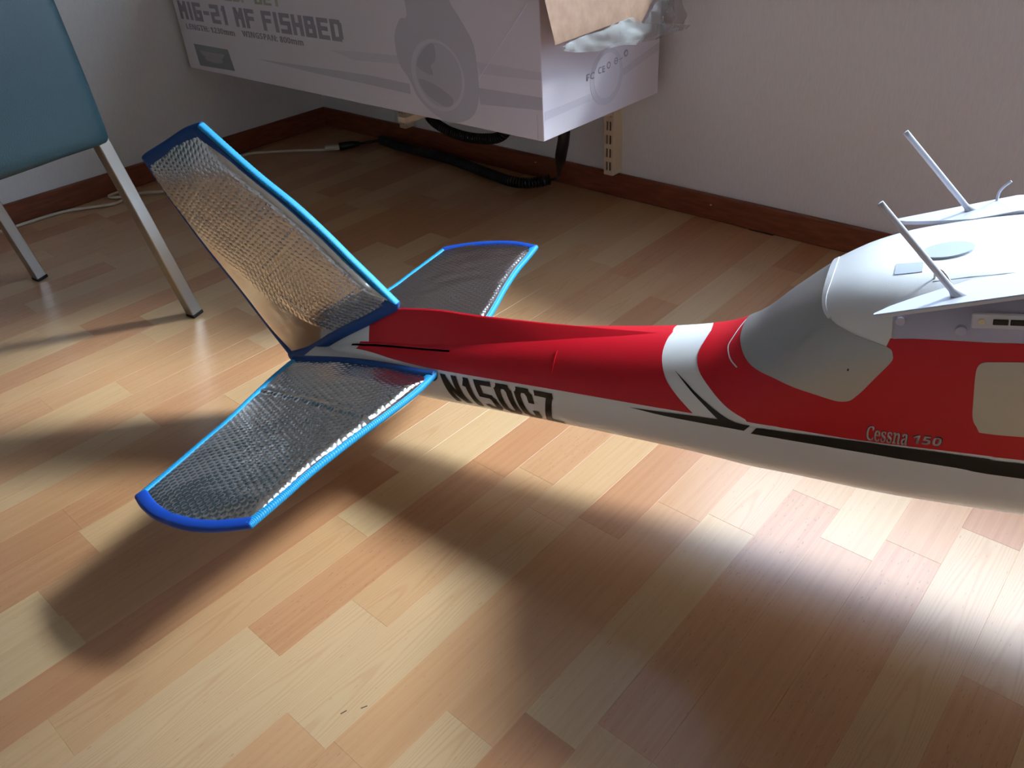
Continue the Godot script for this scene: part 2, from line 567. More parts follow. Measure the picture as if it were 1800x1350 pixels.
func plank_box(st: SurfaceTool, lo: Vector3, hi: Vector3, u0: float, flip: bool) -> void:
	var b := 0.00022
	var uv := func(q: Vector3) -> Vector2:
		var v := (q.z - lo.z) / 0.0652
		return Vector2(u0 + (q.x - lo.x) / 0.62, 1.0 - v if flip else v)
	var top := [Vector3(lo.x + b, hi.y, lo.z + b), Vector3(lo.x + b, hi.y, hi.z - b), Vector3(hi.x - b, hi.y, hi.z - b), Vector3(hi.x - b, hi.y, lo.z + b)]
	var mid := [Vector3(lo.x, hi.y - b, lo.z), Vector3(lo.x, hi.y - b, hi.z), Vector3(hi.x, hi.y - b, hi.z), Vector3(hi.x, hi.y - b, lo.z)]
	var low := []
	for q in mid:
		low.append(Vector3(q.x, lo.y, q.z))
	var faces := [[top[0], top[1], top[2], top[3]]]
	for k in 4:
		var l := (k + 1) % 4
		faces.append([mid[k], mid[l], top[l], top[k]])
		faces.append([low[k], low[l], mid[l], mid[k]])
	for f in faces:
		for q in [f[0], f[2], f[1], f[0], f[3], f[2]]:
			st.set_uv(uv.call(q))
			st.add_vertex(q)

# ---------------------------------------------------------------- the aeroplane
# its own axes: x = to the far side (l), y = up (h), z = towards the nose (u); the origin lies between the tips of the tailplane
const STATIONS := [[-0.245, -0.026, -0.042, 0.006, 2.0, 2.0], [-0.20, -0.006, -0.047, 0.017, 2.0, 2.0], [-0.10, 0.022, -0.056, 0.033, 2.0, 2.0], [0.0, 0.032, -0.067, 0.047, 2.0, 2.0],
	[0.10, 0.039, -0.073, 0.056, 2.0, 2.0], [0.20, 0.045, -0.081, 0.0625, 2.0, 2.0], [0.34, 0.051, -0.094, 0.0725, 2.0, 2.0], [0.42, 0.060, -0.101, 0.081, 2.0, 2.1],
	[0.46, 0.075, -0.105, 0.087, 2.0, 2.2], [0.50, 0.106, -0.108, 0.093, 2.2, 2.25], [0.54, 0.133, -0.110, 0.099, 2.6, 2.35], [0.58, 0.148, -0.111, 0.1035, 3.4, 2.5],
	[0.62, 0.1555, -0.112, 0.106, 4.2, 2.6], [0.70, 0.166, -0.113, 0.108, 4.6, 2.7], [0.85, 0.175, -0.114, 0.109, 4.6, 2.8], [1.0, 0.160, -0.114, 0.109, 4.0, 2.8],
	[1.10, 0.075, -0.112, 0.107, 3.0, 2.8], [1.20, 0.045, -0.108, 0.100, 2.6, 2.6], [1.34, 0.020, -0.090, 0.080, 2.2, 2.3], [1.40, -0.01, -0.065, 0.035, 2.0, 2.0]]

const RINGS := [0.0, 4.0, 8.0, 12.0, 16.0, 20.0, 24.0, 28.0, 32.0, 36.0, 40.0, 44.0, 48.0, 52.0, 56.0, 60.0, 64.0, 68.0, 72.0, 75.0, 78.0, 81.0, 83.5, 85.5, 87.2, 88.5, 89.3, 89.8, 90.0, 90.2, 90.7, 91.5, 92.8, 94.5, 96.5, 99.0, 102.0, 105.0, 108.0, 112.0, 116.0, 120.0, 124.0, 128.0, 132.0, 136.0, 140.0, 145.0, 150.0, 156.0, 162.0, 168.0, 174.0, 180.0]

func plane_frame() -> Transform3D:
	var yaw := atan2(0.264, 0.9645)
	var pitch := deg_to_rad(8.7)
	var ah := Vector3(sin(yaw), 0, cos(yaw))
	var n := Vector3(ah.z, 0, -ah.x)
	return Transform3D(Basis(n, Vector3(-ah.x * sin(pitch), cos(pitch), -ah.z * sin(pitch)), Vector3(ah.x * cos(pitch), sin(pitch), ah.z * cos(pitch))), Vector3(0.622, 0.1488, -0.7488))

func section(u: float) -> Array:
	var i := 0
	while i < STATIONS.size() - 2 and u > STATIONS[i + 1][0]:
		i += 1
	var dx: float = STATIONS[i + 1][0] - STATIONS[i][0]
	var t := clampf((u - STATIONS[i][0]) / dx, 0.0, 1.0)
	var out := []
	for c in range(1, 6):
		var a: float = STATIONS[i][c]
		var b: float = STATIONS[i + 1][c]
		out.append((2 * t * t * t - 3 * t * t + 1) * a + (t * t * t - 2 * t * t + t) * dx * slope(i, c) + (3 * t * t - 2 * t * t * t) * b + (t * t * t - t * t) * dx * slope(i + 1, c))
	return out

func slope(k: int, c: int) -> float:
	var n := STATIONS.size()
	if k == 0:
		return (STATIONS[1][c] - STATIONS[0][c]) / (STATIONS[1][0] - STATIONS[0][0])
	if k == n - 1:
		return (STATIONS[k][c] - STATIONS[k - 1][c]) / (STATIONS[k][0] - STATIONS[k - 1][0])
	var a: float = (STATIONS[k][c] - STATIONS[k - 1][c]) / (STATIONS[k][0] - STATIONS[k - 1][0])
	var b: float = (STATIONS[k + 1][c] - STATIONS[k][c]) / (STATIONS[k + 1][0] - STATIONS[k][0])
	return 2.0 * a * b / (a + b) if a * b > 0.0 else 0.0

func spow(x: float, e: float) -> float:
	return signf(x) * pow(absf(x), e)

# a point of the skin: u along, f degrees round from the top towards the near side
func skin(u: float, f: float) -> Vector3:
	var s := section(u)
	var a := deg_to_rad(f)
	var n: float = s[3] if cos(a) > 0.0 else s[4]
	return Vector3(-s[2] * spow(sin(a), 2.0 / n), (s[0] + s[1]) * 0.5 + (s[0] - s[1]) * 0.5 * spow(cos(a), 2.0 / n), u)

func skin_normal(u: float, f: float) -> Vector3:
	var a := skin(u + 0.002, f) - skin(u - 0.002, f)
	var b := skin(u, f + 0.7) - skin(u, f - 0.7)
	var n := a.cross(b).normalized()
	var s := section(u)
	if n.dot(skin(u, f) - Vector3(0, (s[0] + s[1]) * 0.5, u)) < 0.0:
		n = -n
	return n

# lays polygons [(u in cm, degrees round)] on the skin, lift above it; with skirt the edges go down to the skin
func skin_patch(called: String, polys: Array, lift: float, m: Material, parent: Node3D, skirt := false, du := 1.0, cuts := []) -> MeshInstance3D:
	var pos := PackedVector3Array()
	var nor := PackedVector3Array()
	var cache := {}
	var at := func(q: Vector2) -> Array:
		var key := Vector2i(roundi(q.x * 1000.0), roundi(q.y * 2000.0))
		if not cache.has(key):
			var n := skin_normal(q.x * 0.01, q.y)
			cache[key] = [skin(q.x * 0.01, q.y) + n * lift, n]
		return cache[key]
	for poly: PackedVector2Array in polys:
		var lo := poly[0]
		var hi := poly[0]
		for q in poly:
			lo = lo.min(q)
			hi = hi.max(q)
		for i in range(floori(lo.x / du), ceili(hi.x / du)):
			for jj in range(1 - RINGS.size(), RINGS.size() - 1):
				var fa: float = RINGS[jj] if jj >= 0 else -RINGS[-jj]
				var fb: float = RINGS[jj + 1] if jj + 1 >= 0 else -RINGS[-jj - 1]
				if fb < lo.y or fa > hi.y:
					continue
				var cell := PackedVector2Array([Vector2(i * du, fa), Vector2((i + 1) * du, fa), Vector2((i + 1) * du, fb), Vector2(i * du, fb)])
				var pieces := Geometry2D.intersect_polygons(poly, cell)
				for cut: PackedVector2Array in cuts:
					var left: Array[PackedVector2Array] = []
					for piece in pieces:
						left.append_array(Geometry2D.clip_polygons(piece, cut))
					pieces = left
				for piece in pieces:
					var idx := Geometry2D.triangulate_polygon(piece)
					for k in range(0, idx.size(), 3):
						var a: Array = at.call(piece[idx[k]])
						var b: Array = at.call(piece[idx[k + 1]])
						var c: Array = at.call(piece[idx[k + 2]])
						if (b[0] - a[0]).cross(c[0] - a[0]).dot(a[1]) > 0.0:
							var t := b
							b = c
							c = t
						for v in [a, b, c]:
							pos.append(v[0])
							nor.append(v[1])
		if skirt:
			for k in poly.size():
				var p0 := poly[k]
				var p1 := poly[(k + 1) % poly.size()]
				var n := maxi(1, ceili(maxf(absf(p1.x - p0.x) / du, absf(p1.y - p0.y) / 2.0)))
				for s in n:
					var a: Array = at.call(p0.lerp(p1, float(s) / n))
					var b: Array = at.call(p0.lerp(p1, float(s + 1) / n))
					var a0: Vector3 = a[0] - a[1] * (lift + 0.0005)
					var b0: Vector3 = b[0] - b[1] * (lift + 0.0005)
					var sn: Vector3 = (b[0] - a[0]).cross(a[1]).normalized()
					for v in [a[0], b[0], b0, a[0], b0, a0]:
						pos.append(v)
						nor.append(sn)
	var arr := []
	arr.resize(Mesh.ARRAY_MAX)
	arr[Mesh.ARRAY_VERTEX] = pos
	arr[Mesh.ARRAY_NORMAL] = nor
	var mesh := ArrayMesh.new()
	mesh.add_surface_from_arrays(Mesh.PRIMITIVE_TRIANGLES, arr)
	return put(called, mesh, m, parent)

func uf(a: Array) -> PackedVector2Array:       # [u, f, u, f, ...] with u in metres -> polygon in cm and degrees
	var out := PackedVector2Array()
	for i in range(0, a.size(), 2):
		out.append(Vector2(a[i] * 100.0, a[i + 1]))
	return out

func mirrored(p: PackedVector2Array) -> PackedVector2Array:
	var out := PackedVector2Array()
	for q in p:
		out.append(Vector2(q.x, -q.y))
	out.reverse()
	return out

# chains of points; each chain is drawn as a smooth curve, their ends are corners
func outline(chains: Array) -> PackedVector2Array:
	var out := PackedVector2Array()
	for c in chains:
		var p := uf(c)
		for i in p.size() - 1:
			for k in 4:
				out.append(p[i].cubic_interpolate(p[i + 1], p[maxi(i - 1, 0)], p[mini(i + 2, p.size() - 1)], k / 4.0))
		out.append(p[-1])
	var clean := PackedVector2Array([out[0]])
	for q in out:
		if q.distance_to(clean[-1]) > 0.002:
			clean.append(q)
	return clean

# near-side outline closed over the top by its mirror image
func over_top(chains: Array) -> PackedVector2Array:
	var p := outline(chains)
	var m := mirrored(p)
	p.append_array(m)
	return p

func emboss(called: String, text: String, serif: bool, o: Vector2, width: float, tall: float, lean: float, m: Material, parent: Node3D, lift: float) -> void:
	var tm := TextMesh.new()
	tm.text = text
	var fnt := SystemFont.new()
	fnt.font_names = PackedStringArray(["Droid Serif" if serif else "Droid Sans"])
	fnt.font_weight = 700
	tm.font = fnt
	tm.font_size = 48
	tm.depth = 0.02
	tm.pixel_size = 0.01
	tm.curve_step = 1.0
	var arr := tm.get_mesh_arrays()
	var v: PackedVector3Array = arr[Mesh.ARRAY_VERTEX]
	var lo := v[0]
	var hi := v[0]
	for q in v:
		lo = lo.min(q)
		hi = hi.max(q)
	var out := PackedVector3Array()
	for q in v:
		var x := (q.x - lo.x) / (hi.x - lo.x)
		var y := (q.y - lo.y) / (hi.y - lo.y)
		var u := o.x + x * width + y * lean * tall
		var h := o.y + y * tall
		out.append(Vector3(-side_x(u, h) - (lift if q.z > 0.0 else 0.0), h, u))
	arr[Mesh.ARRAY_VERTEX] = out
	var st := SurfaceTool.new()
	st.create_from_arrays(arr)
	st.generate_normals()
	put(called, st.commit(), m, parent)

func aeroplane() -> void:
	var p := thing("model_aeroplane", "red and white high-wing model aeroplane without its wings, standing on the laminate floor", "model aeroplane")
	p.transform = plane_frame()
	# skin, with the two narrow grooves into which the tailplane slides
	var groove := uf([-0.125, 22.5, -0.0974, 27.5, 0.0, 33.2, 0.0618, 35.6, 0.0625, 39.2, 0.0, 36.8, -0.0974, 33.4, -0.125, 29])
	var grooves := [groove, mirrored(groove)]
	skin_patch("fuselage", [PackedVector2Array([Vector2(-24.5, -180), Vector2(140, -180), Vector2(140, 180), Vector2(-24.5, 180)])], 0.0, M.white, p, false, 1.0, grooves)
	for g in grooves:
		skin_patch("tailplane_groove", [g], -0.007, M.red, p, true)
	# paint: red boom, red cabin
	skin_patch("red_boom_panel", [over_top([[-0.108, 0, -0.108, 32, -0.1126, 39.5], [-0.1126, 39.5, -0.075, 48, -0.0331, 56.9, 0.0368, 65, 0.12, 70, 0.2091, 73.7, 0.2932, 75.9, 0.4042, 78.7], [0.4042, 78.7, 0.3823, 62.6, 0.369, 49.2, 0.3612, 30.3, 0.3612, 11.1, 0.3635, 0]])], 0.0004, M.red, p, false, 1.0, grooves)
	skin_patch("red_cabin_panel", [over_top([[0.410, 0, 0.4079, 11, 0.4035, 28.6, 0.4084, 43.2, 0.4238, 57.5, 0.4437, 71.9, 0.4642, 81.4], [0.4661, 83.4, 0.4901, 88.8, 0.5133, 91.6, 0.5356, 93.6, 0.5572, 94.7, 0.5782, 95.2, 0.6368, 95.6, 0.6911, 96.2, 0.717, 96.5, 1.0, 97.5], [1.0, 70, 0.85, 70, 0.7043, 68.1, 0.6626, 66, 0.6017, 60.1], [0.598, 66, 0.57, 66, 0.52, 45, 0.47, 20, 0.462, 0]])], 0.0004, M.red, p)
	# rear window wrapping the back of the cabin, side windows
	skin_patch("rear_window", [over_top([[0.448, 0, 0.4482, 10, 0.4502, 21.8, 0.4601, 38, 0.4804, 53.1, 0.517, 71.3, 0.5499, 82, 0.5658, 84.8, 0.575, 83.9, 0.5861, 80.5, 0.6031, 73.5, 0.6046, 69.5, 0.6004, 65.1, 0.5784, 56.5, 0.5625, 48.7, 0.55, 41, 0.5416, 32.1, 0.539, 22, 0.541, 8, 0.541, 0]])], 0.0009, M.grey, p, true)
	var side := outline([[0.76, 76.6, 0.6894, 76.5, 0.6794, 76.4, 0.6744, 77.0, 0.6719, 79.0, 0.6714, 82.3, 0.6718, 86.1, 0.6722, 88.4, 0.6727, 89.4, 0.6746, 89.85, 0.6794, 90.0, 0.6874, 90.08, 0.70, 90.15, 0.76, 90.2], [0.858, 90.2, 0.866, 89.4], [0.866, 79.0, 0.860, 76.8]])
	skin_patch("side_window", [side], 0.0009, M.grey, p, true)
	skin_patch("side_window", [mirrored(side)], 0.0009, M.grey, p, true)
	# roof fairing, a shell of its own standing a little proud of the window
	skin_patch("roof_fairing", [over_top([[0.543, 0, 0.543, 8, 0.541, 22, 0.5435, 32, 0.552, 41, 0.5645, 48.7, 0.580, 56.0, 0.6017, 60.1], [0.6030, 59.5], [0.6035, 37.0], [0.72, 35.0], [0.95, 35.0], [0.95, 0]])], 0.0024, M.white, p, true)
	skin_patch("foam_edge", [outline([[0.5375, -22, 0.5368, -10, 0.5368, 8, 0.5372, 22, 0.5405, 32, 0.5462, 38.5], [0.5490, 38.0, 0.5436, 31.5, 0.5412, 22, 0.5428, 8, 0.5428, -10, 0.5412, -22]])], 0.0030, M.white, p, true)
	skin_patch("chipped_spot", [uf([0.5660, 71.2, 0.5672, 70.8, 0.5680, 71.5, 0.5674, 72.2, 0.5663, 72.0])], 0.0012, M.navy, p)
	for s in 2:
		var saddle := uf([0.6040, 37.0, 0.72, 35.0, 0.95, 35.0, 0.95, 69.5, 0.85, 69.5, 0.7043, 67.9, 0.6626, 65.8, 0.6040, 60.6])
		skin_patch("wing_saddle", [mirrored(saddle) if s else saddle], 0.0006, M.shaded_white, p)  # violet shade below the root plate is painted in
	# dark stripes
	var swoosh := outline([[0.3259, 81.1, 0.37, 81.0, 0.4055, 80.7, 0.4333, 81.3], [0.4333, 81.3, 0.418, 71.0, 0.401, 59.7, 0.3792, 42.8], [0.3792, 42.8, 0.395, 53.0, 0.412, 63.8, 0.4457, 81.0, 0.4697, 86.5], [0.4625, 90.2, 0.4316, 87.1, 0.3702, 84.6, 0.3259, 81.1]])
	var belt := outline([[0.4764, 89.0, 0.5021, 92.2, 0.5268, 94.3, 0.5505, 95.3, 0.5734, 95.6, 0.6343, 96.3, 0.6906, 97.3, 0.7174, 97.8, 1.0, 99.0], [1.0, 106.0, 0.7194, 104.4, 0.6642, 102.7, 0.605, 101.3, 0.5736, 100.8, 0.5491, 100.2, 0.5237, 98.8, 0.4973, 96.1, 0.4699, 92.0]])
	for s in 2:
		skin_patch("dark_swoosh", [mirrored(swoosh) if s else swoosh], 0.0008, M.navy, p)
		skin_patch("dark_belt_stripe", [mirrored(belt) if s else belt], 0.0008, M.navy, p)
	# registration letters wrapped under the boom
	var x := 0.0
	for ch in "N150CZ":
		var txt := block_text(ch, 0.40, 0.0, 0.066)
		var w: float = txt.pop_back()[0].x
		var polys := []
		for q: PackedVector2Array in txt:
			var out := PackedVector2Array()
			for v in q:
				var a := (x + v.x) / 2.60
				out.append(Vector2(lerpf(6.4, 22.6, a), lerpf(120.0, 132.0, a)).lerp(Vector2(lerpf(5.0, 22.3, a), lerpf(71.0, 79.2, a)), v.y))
			polys.append(out)
		skin_patch("registration_letter", polys, 0.0008, M.black, p, false, 0.6)
		x += w + 0.06
	# the chrome badge
	emboss("badge_outline", "Cessna", true, Vector2(0.5842, 0.0008), 0.0378, 0.0186, 0.08, M.navy, p, 0.0006)  # dark outline of the letters, a slightly larger copy beneath
	emboss("badge_outline", "150", false, Vector2(0.6249, 0.0044), 0.0252, 0.0110, 0.15, M.navy, p, 0.0006)
	emboss("badge_lettering", "Cessna", true, Vector2(0.5848, 0.0015), 0.0365, 0.0174, 0.08, M.chrome, p, 0.0014)
	emboss("badge_number", "150", false, Vector2(0.6256, 0.0051), 0.0238, 0.0096, 0.15, M.chrome, p, 0.0014)
	# scuffed white seam behind the window, panel seam across the boom, slot for the tailplane
	skin_patch("scuffed_seam", [outline([[0.4475, -8, 0.4445, 2, 0.4399, 14, 0.4363, 22.4, 0.4385, 30, 0.4430, 37.0, 0.4512, 43.7], [0.4522, 43.2, 0.4442, 36.5, 0.4398, 30, 0.4378, 22.4, 0.4413, 14, 0.4460, 2, 0.4488, -8]])], 0.0007, M.white, p)
	skin_patch("boom_seam", [uf([0.2235, 30, 0.2225, 44, 0.2215, 58, 0.2230, 58, 0.2242, 44, 0.2251, 30])], 0.0013, M.red, p, true)
	# dorsal fin: a tent from the boom up to the tail
	var d1 := begin(true)
	var d2 := begin(true)
	dorsal(d1, -0.09, 0.352, 26)
	dorsal(d2, -0.24, -0.09, 12)
	put("dorsal_fin", finish(d1), M.red, p)
	put("fin_root", finish(d2), M.white, p)
	var fs := begin()
	add_plate(fs, pv([-0.075, 0.06, -0.24, -0.01, -0.385, 0.28, -0.275, 0.31]), Vector3(-0.0018, 0, 0), Vector3(0, 0, 1), Vector3(0, 1, 0), -0.0036)
	put("tail_fin", finish(fs), M.white, p)
	var ts := begin()
	add_plate(ts, pv([0.03, -0.06, -0.014, -0.36, -0.182, -0.36, -0.205, -0.03, -0.205, 0.03, -0.182, 0.36, -0.014, 0.36, 0.03, 0.06]), Vector3(0, -0.0018, 0), Vector3(0, 0, 1), Vector3(1, 0, 0), 0.0036)
	put("tailplane", finish(ts), M.white, p)
	# wing root plates with their aerials
	for s in [-1.0, 1.0]:
		var w := begin()
		root_plate(w, s)
		var plate := put("wing_root_plate", finish(w), M.plastic, p)
		var base := Vector3(s * 0.097, 0.1565, 0.652 if s < 0.0 else 0.6597)
		var tip := Vector3(s * 0.098, 0.2421 if s < 0.0 else 0.2432, 0.5886 if s < 0.0 else 0.5947)
		var a := begin(true)
		var path := spline([base + Vector3(0, -0.004, 0.004), base.lerp(tip, 0.06), base.lerp(tip, 0.14), base.lerp(tip, 0.26), base.lerp(tip, 0.6), tip], 5)
		add_tube(a, path, func(t): return 0.0030 + 0.0072 * pow(maxf(1.0 - t * 4.2, 0.0), 1.3), 6, 0.8)
		put("aerial", finish(a), M.plastic, plate)
		if s > 0.0:
			put("whip_aerial", tube_mesh(spline([Vector3(0.108, 0.158, 0.6815), Vector3(0.11, 0.171, 0.6826), Vector3(0.11, 0.178, 0.6866), Vector3(0.11, 0.1835, 0.6925)], 6), 0.0013, 6), M.plastic, plate)
	# roof details: hatch seams, round pad, strip of tape, small hook
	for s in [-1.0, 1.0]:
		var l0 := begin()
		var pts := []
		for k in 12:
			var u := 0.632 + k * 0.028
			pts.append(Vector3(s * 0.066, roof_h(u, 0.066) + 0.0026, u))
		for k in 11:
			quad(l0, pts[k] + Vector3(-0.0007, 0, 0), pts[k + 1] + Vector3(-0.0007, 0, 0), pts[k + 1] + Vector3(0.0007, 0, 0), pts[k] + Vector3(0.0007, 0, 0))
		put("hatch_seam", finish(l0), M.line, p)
	var pad := begin()
	add_plate(pad, ellipse(0.642, -0.012, 0.022, 0.017), Vector3(0, 0.1585, 0), Vector3(0, 0.16, 1), Vector3(1, 0, 0), 0.004)
	put("roof_pad", shift_mesh(finish(pad), Vector3(0, -0.102, 0)), M.tape, p)
	skin_patch("roof_tape", [uf([0.600, 4.2, 0.623, 4.2, 0.623, 11.5, 0.600, 12.5])], 0.0030, M.tape, p, true)
	put("wire_hook", tube_mesh(spline([Vector3(-0.062, 0.156, 0.633), Vector3(-0.064, 0.166, 0.634), Vector3(-0.070, 0.1665, 0.640), Vector3(-0.074, 0.158, 0.646)], 5), 0.0011, 6), M.screw, p)
	# the saddle's fittings: pegs, connector plate with screw and sockets
	for s in [-1.0, 1.0]:
		for q in [[0.609, 0.129, 0.004], [0.657, 0.126, 0.0045]]:
			var c := CylinderMesh.new()
			c.top_radius = q[2]; c.bottom_radius = q[2]; c.height = 0.005; c.radial_segments = 20
			var o := put("locating_peg", c, M.shaded_white, p)
			o.position = Vector3(s * (side_x(q[0], q[1]) + 0.001), q[1], q[0])
			o.rotation.z = PI / 2
		var cp := begin()
		var sx: float = side_x(0.70, 0.131) + 0.0004
		add_box(cp, Vector3(-0.0015, -0.0072, -0.033), Vector3(0.0015, 0.0075, 0.06), 0.0009)
		var plate := put("connector_plate", finish(cp), M.plastic, p)
		plate.position = Vector3(s * sx, 0.1362, 0.697)
		for k in 2:
			put("socket", box_mesh(Vector3(-0.0024, -0.0026, -0.0056), Vector3(0.0024, 0.0026, 0.0056), 0.0004), M.black, plate).position = Vector3(0, 0.0, -0.0115 + 0.0126 * k)
		var sc := CylinderMesh.new()
		sc.top_radius = 0.0026; sc.bottom_radius = 0.0026; sc.height = 0.0044; sc.radial_segments = 14
		var so := put("screw", sc, M.screw, plate)
		so.position = Vector3(0, 0, -0.0255)
		so.rotation.z = PI / 2
	# undercarriage and propeller, beyond the picture's edge
	for s in [-1.0, 1.0]:
		var g := begin(true)
		var wheel := to_floor(Vector3(s * 0.24, 0, 0.98), 0.055)
		add_tube(g, spline([Vector3(s * 0.06, -0.105, 0.95), Vector3(s * 0.15, -0.135, 0.965), wheel], 6), func(t): return lerpf(0.010, 0.006, t), 8)
		var leg := put("undercarriage_leg", finish(g), M.plastic, p)
		put("wheel", wheel_mesh(), M.tyre, leg).position = wheel
	var ng := begin(true)
	var nw := to_floor(Vector3(0, 0, 1.30), 0.05)
	add_tube(ng, PackedVector3Array([Vector3(0, -0.09, 1.29), nw.lerp(Vector3(0, -0.09, 1.29), 0.4), nw]), func(_t): return 0.006, 8)
	var nl := put("nose_leg", finish(ng), M.plastic, p)
	put("wheel", wheel_mesh(), M.tyre, nl).position = nw
	var sp := begin(true)
	add_tube(sp, PackedVector3Array([Vector3(0, -0.037, 1.395), Vector3(0, -0.037, 1.41), Vector3(0, -0.037, 1.43), Vector3(0, -0.037, 1.45), Vector3(0, -0.037, 1.458)]), func(t): return 0.032 * sqrt(maxf(1.0 - t * t * 0.98, 0.0)), 20)
	put("spinner", finish(sp), M.white, p)
	for s in [-1.0, 1.0]:
		var pb := begin(true)
		add_tube(pb, PackedVector3Array([Vector3(s * 0.02, -0.037, 1.42), Vector3(s * 0.06, -0.037, 1.42), Vector3(s * 0.12, -0.037, 1.42), Vector3(s * 0.155, -0.037, 1.42)]), func(t): return 0.004 + 0.010 * sin(PI * clampf(t + 0.1, 0.0, 1.0)), 8, 0.25)
		put("propeller_blade", finish(pb), M.black, p)

func shift_mesh(m: ArrayMesh, d: Vector3) -> ArrayMesh:
	var st := SurfaceTool.new()
	st.append_from(m, 0, Transform3D(Basis.IDENTITY, d))
	return st.commit()

func to_floor(q: Vector3, height: float) -> Vector3:      # slide q along the aeroplane's own up axis until it is height above the floor
	var f := plane_frame()
	var y0 := (f * q).y
	return q + Vector3(0, (height - y0) / f.basis.y.y, 0)

func wheel_mesh() -> ArrayMesh:
	var st := begin(true)
	var prof := [[0.006, 0.012], [0.026, 0.013], [0.04, 0.016], [0.049, 0.012], [0.0515, 0.0], [0.049, -0.012], [0.04, -0.016], [0.026, -0.013], [0.006, -0.012]]
	for i in prof.size() - 1:
		for k in 28:
			var a := TAU * k / 28
			var b := TAU * (k + 1) / 28
			var f := func(q, t): return Vector3(q[1], cos(t) * q[0], sin(t) * q[0])
			quad(st, f.call(prof[i], a), f.call(prof[i + 1], a), f.call(prof[i + 1], b), f.call(prof[i], b))
	return finish(st)

func side_x(u: float, h: float) -> float:
	var s := section(u)
	var hc: float = (s[0] + s[1]) * 0.5
	var hh: float = (s[0] - s[1]) * 0.5
	var n: float = s[3] if h > hc else s[4]
	return s[2] * pow(maxf(1.0 - pow(absf(h - hc) / hh, n), 0.0), 1.0 / n)

func roof_h(u: float, l: float) -> float:
	var s := section(u)
	return (s[0] + s[1]) * 0.5 + (s[0] - s[1]) * 0.5 * pow(maxf(1.0 - pow(absf(l) / s[2], s[3]), 0.0), 1.0 / s[3])

func boom_top(u: float, l: float) -> float:
	return roof_h(u, minf(l, section(u)[2] * 0.98))

func ridge(u: float) -> float:
	var pts := [[-0.24, -0.020], [-0.20, -0.002], [-0.15, 0.019], [-0.09, 0.043], [-0.03, 0.072], [0.04, 0.0715], [0.10, 0.065], [0.20, 0.058], [0.276, 0.0545], [0.352, 0.0515]]
	for k in pts.size() - 1:
		if u <= pts[k + 1][0]:
			return lerpf(pts[k][1], pts[k + 1][1], (u - pts[k][0]) / (pts[k + 1][0] - pts[k][0]))
	return 0.0515

func dorsal(st: SurfaceTool, ua: float, ub: float, n: int) -> void:
	var rows := []
	for i in n + 1:
		var u := lerpf(ua, ub, float(i) / n)
		var b := 0.0
		var pts := [[-0.24, 0.005], [-0.15, 0.008], [-0.09, 0.014], [0.0, 0.023], [0.10, 0.026], [0.20, 0.021], [0.30, 0.010], [0.352, 0.0015]]
		for k in pts.size() - 1:
			if u >= pts[k][0] - 0.0001 and u <= pts[k + 1][0] + 0.0001:
				b = lerpf(pts[k][1], pts[k + 1][1], (u - pts[k][0]) / (pts[k + 1][0] - pts[k][0]))
		var row := []
		var m := 12
		for k in m + 1:
			var x := 2.0 * k / m - 1.0
			var l := spow(x, 1.4) * b
			var edge := boom_top(u, b) - 0.001
			var h := edge + maxf(ridge(u) - edge, 0.0) * (1.0 - pow(absf(x), 1.5)) * (1.0 if absf(x) > 0.01 else 0.995)
			row.append(Vector3(-l, h, u))
		rows.append(row)
	for i in n:
		for k in 12:
			quad(st, rows[i][k], rows[i + 1][k], rows[i + 1][k + 1], rows[i][k + 1])

func root_plate(st: SurfaceTool, s: float) -> void:
	var n := 30
	var rows := []
	for i in n + 1:
		var t := float(i) / n
		var u := 0.588 + t * 0.37
		var inner := 0.110 - 0.040 * clampf(pow((u - 0.588) / 0.075, 0.75), 0.0, 1.0)
		var outer := 0.1135
		var h := 0.1405 + 0.0235 * clampf((u - 0.588) / 0.112, 0.0, 1.0) + 0.012 * smoothstep(0.70, 0.90, u)
		var row := []
		for q in [[inner, 0.0015], [inner, 0.004], [outer - 0.001, 0.004], [outer, 0.003], [outer, 0.0], [inner, 0.0]]:
			row.append(Vector3(s * q[0], h + q[1], u))
		rows.append(row)
	for i in n:
		for k in 6:
			var l := (k + 1) % 6
			if s > 0.0:
				quad(st, rows[i][k], rows[i + 1][k], rows[i + 1][l], rows[i][l])
			else:
				quad(st, rows[i][l], rows[i + 1][l], rows[i + 1][k], rows[i][k])

# ---------------------------------------------------------------- silver covers over the tail
func edge_at(poly: PackedVector2Array, t: float) -> Vector2:
	var x := clampf(t, 0.0, 1.0) * (poly.size() - 1)
	var i := mini(int(x), poly.size() - 2)
	var a := poly[maxi(i - 1, 0)]
	var d := poly[mini(i + 2, poly.size() - 1)]
	return poly[i].cubic_interpolate(poly[i + 1], a, d, x - i)

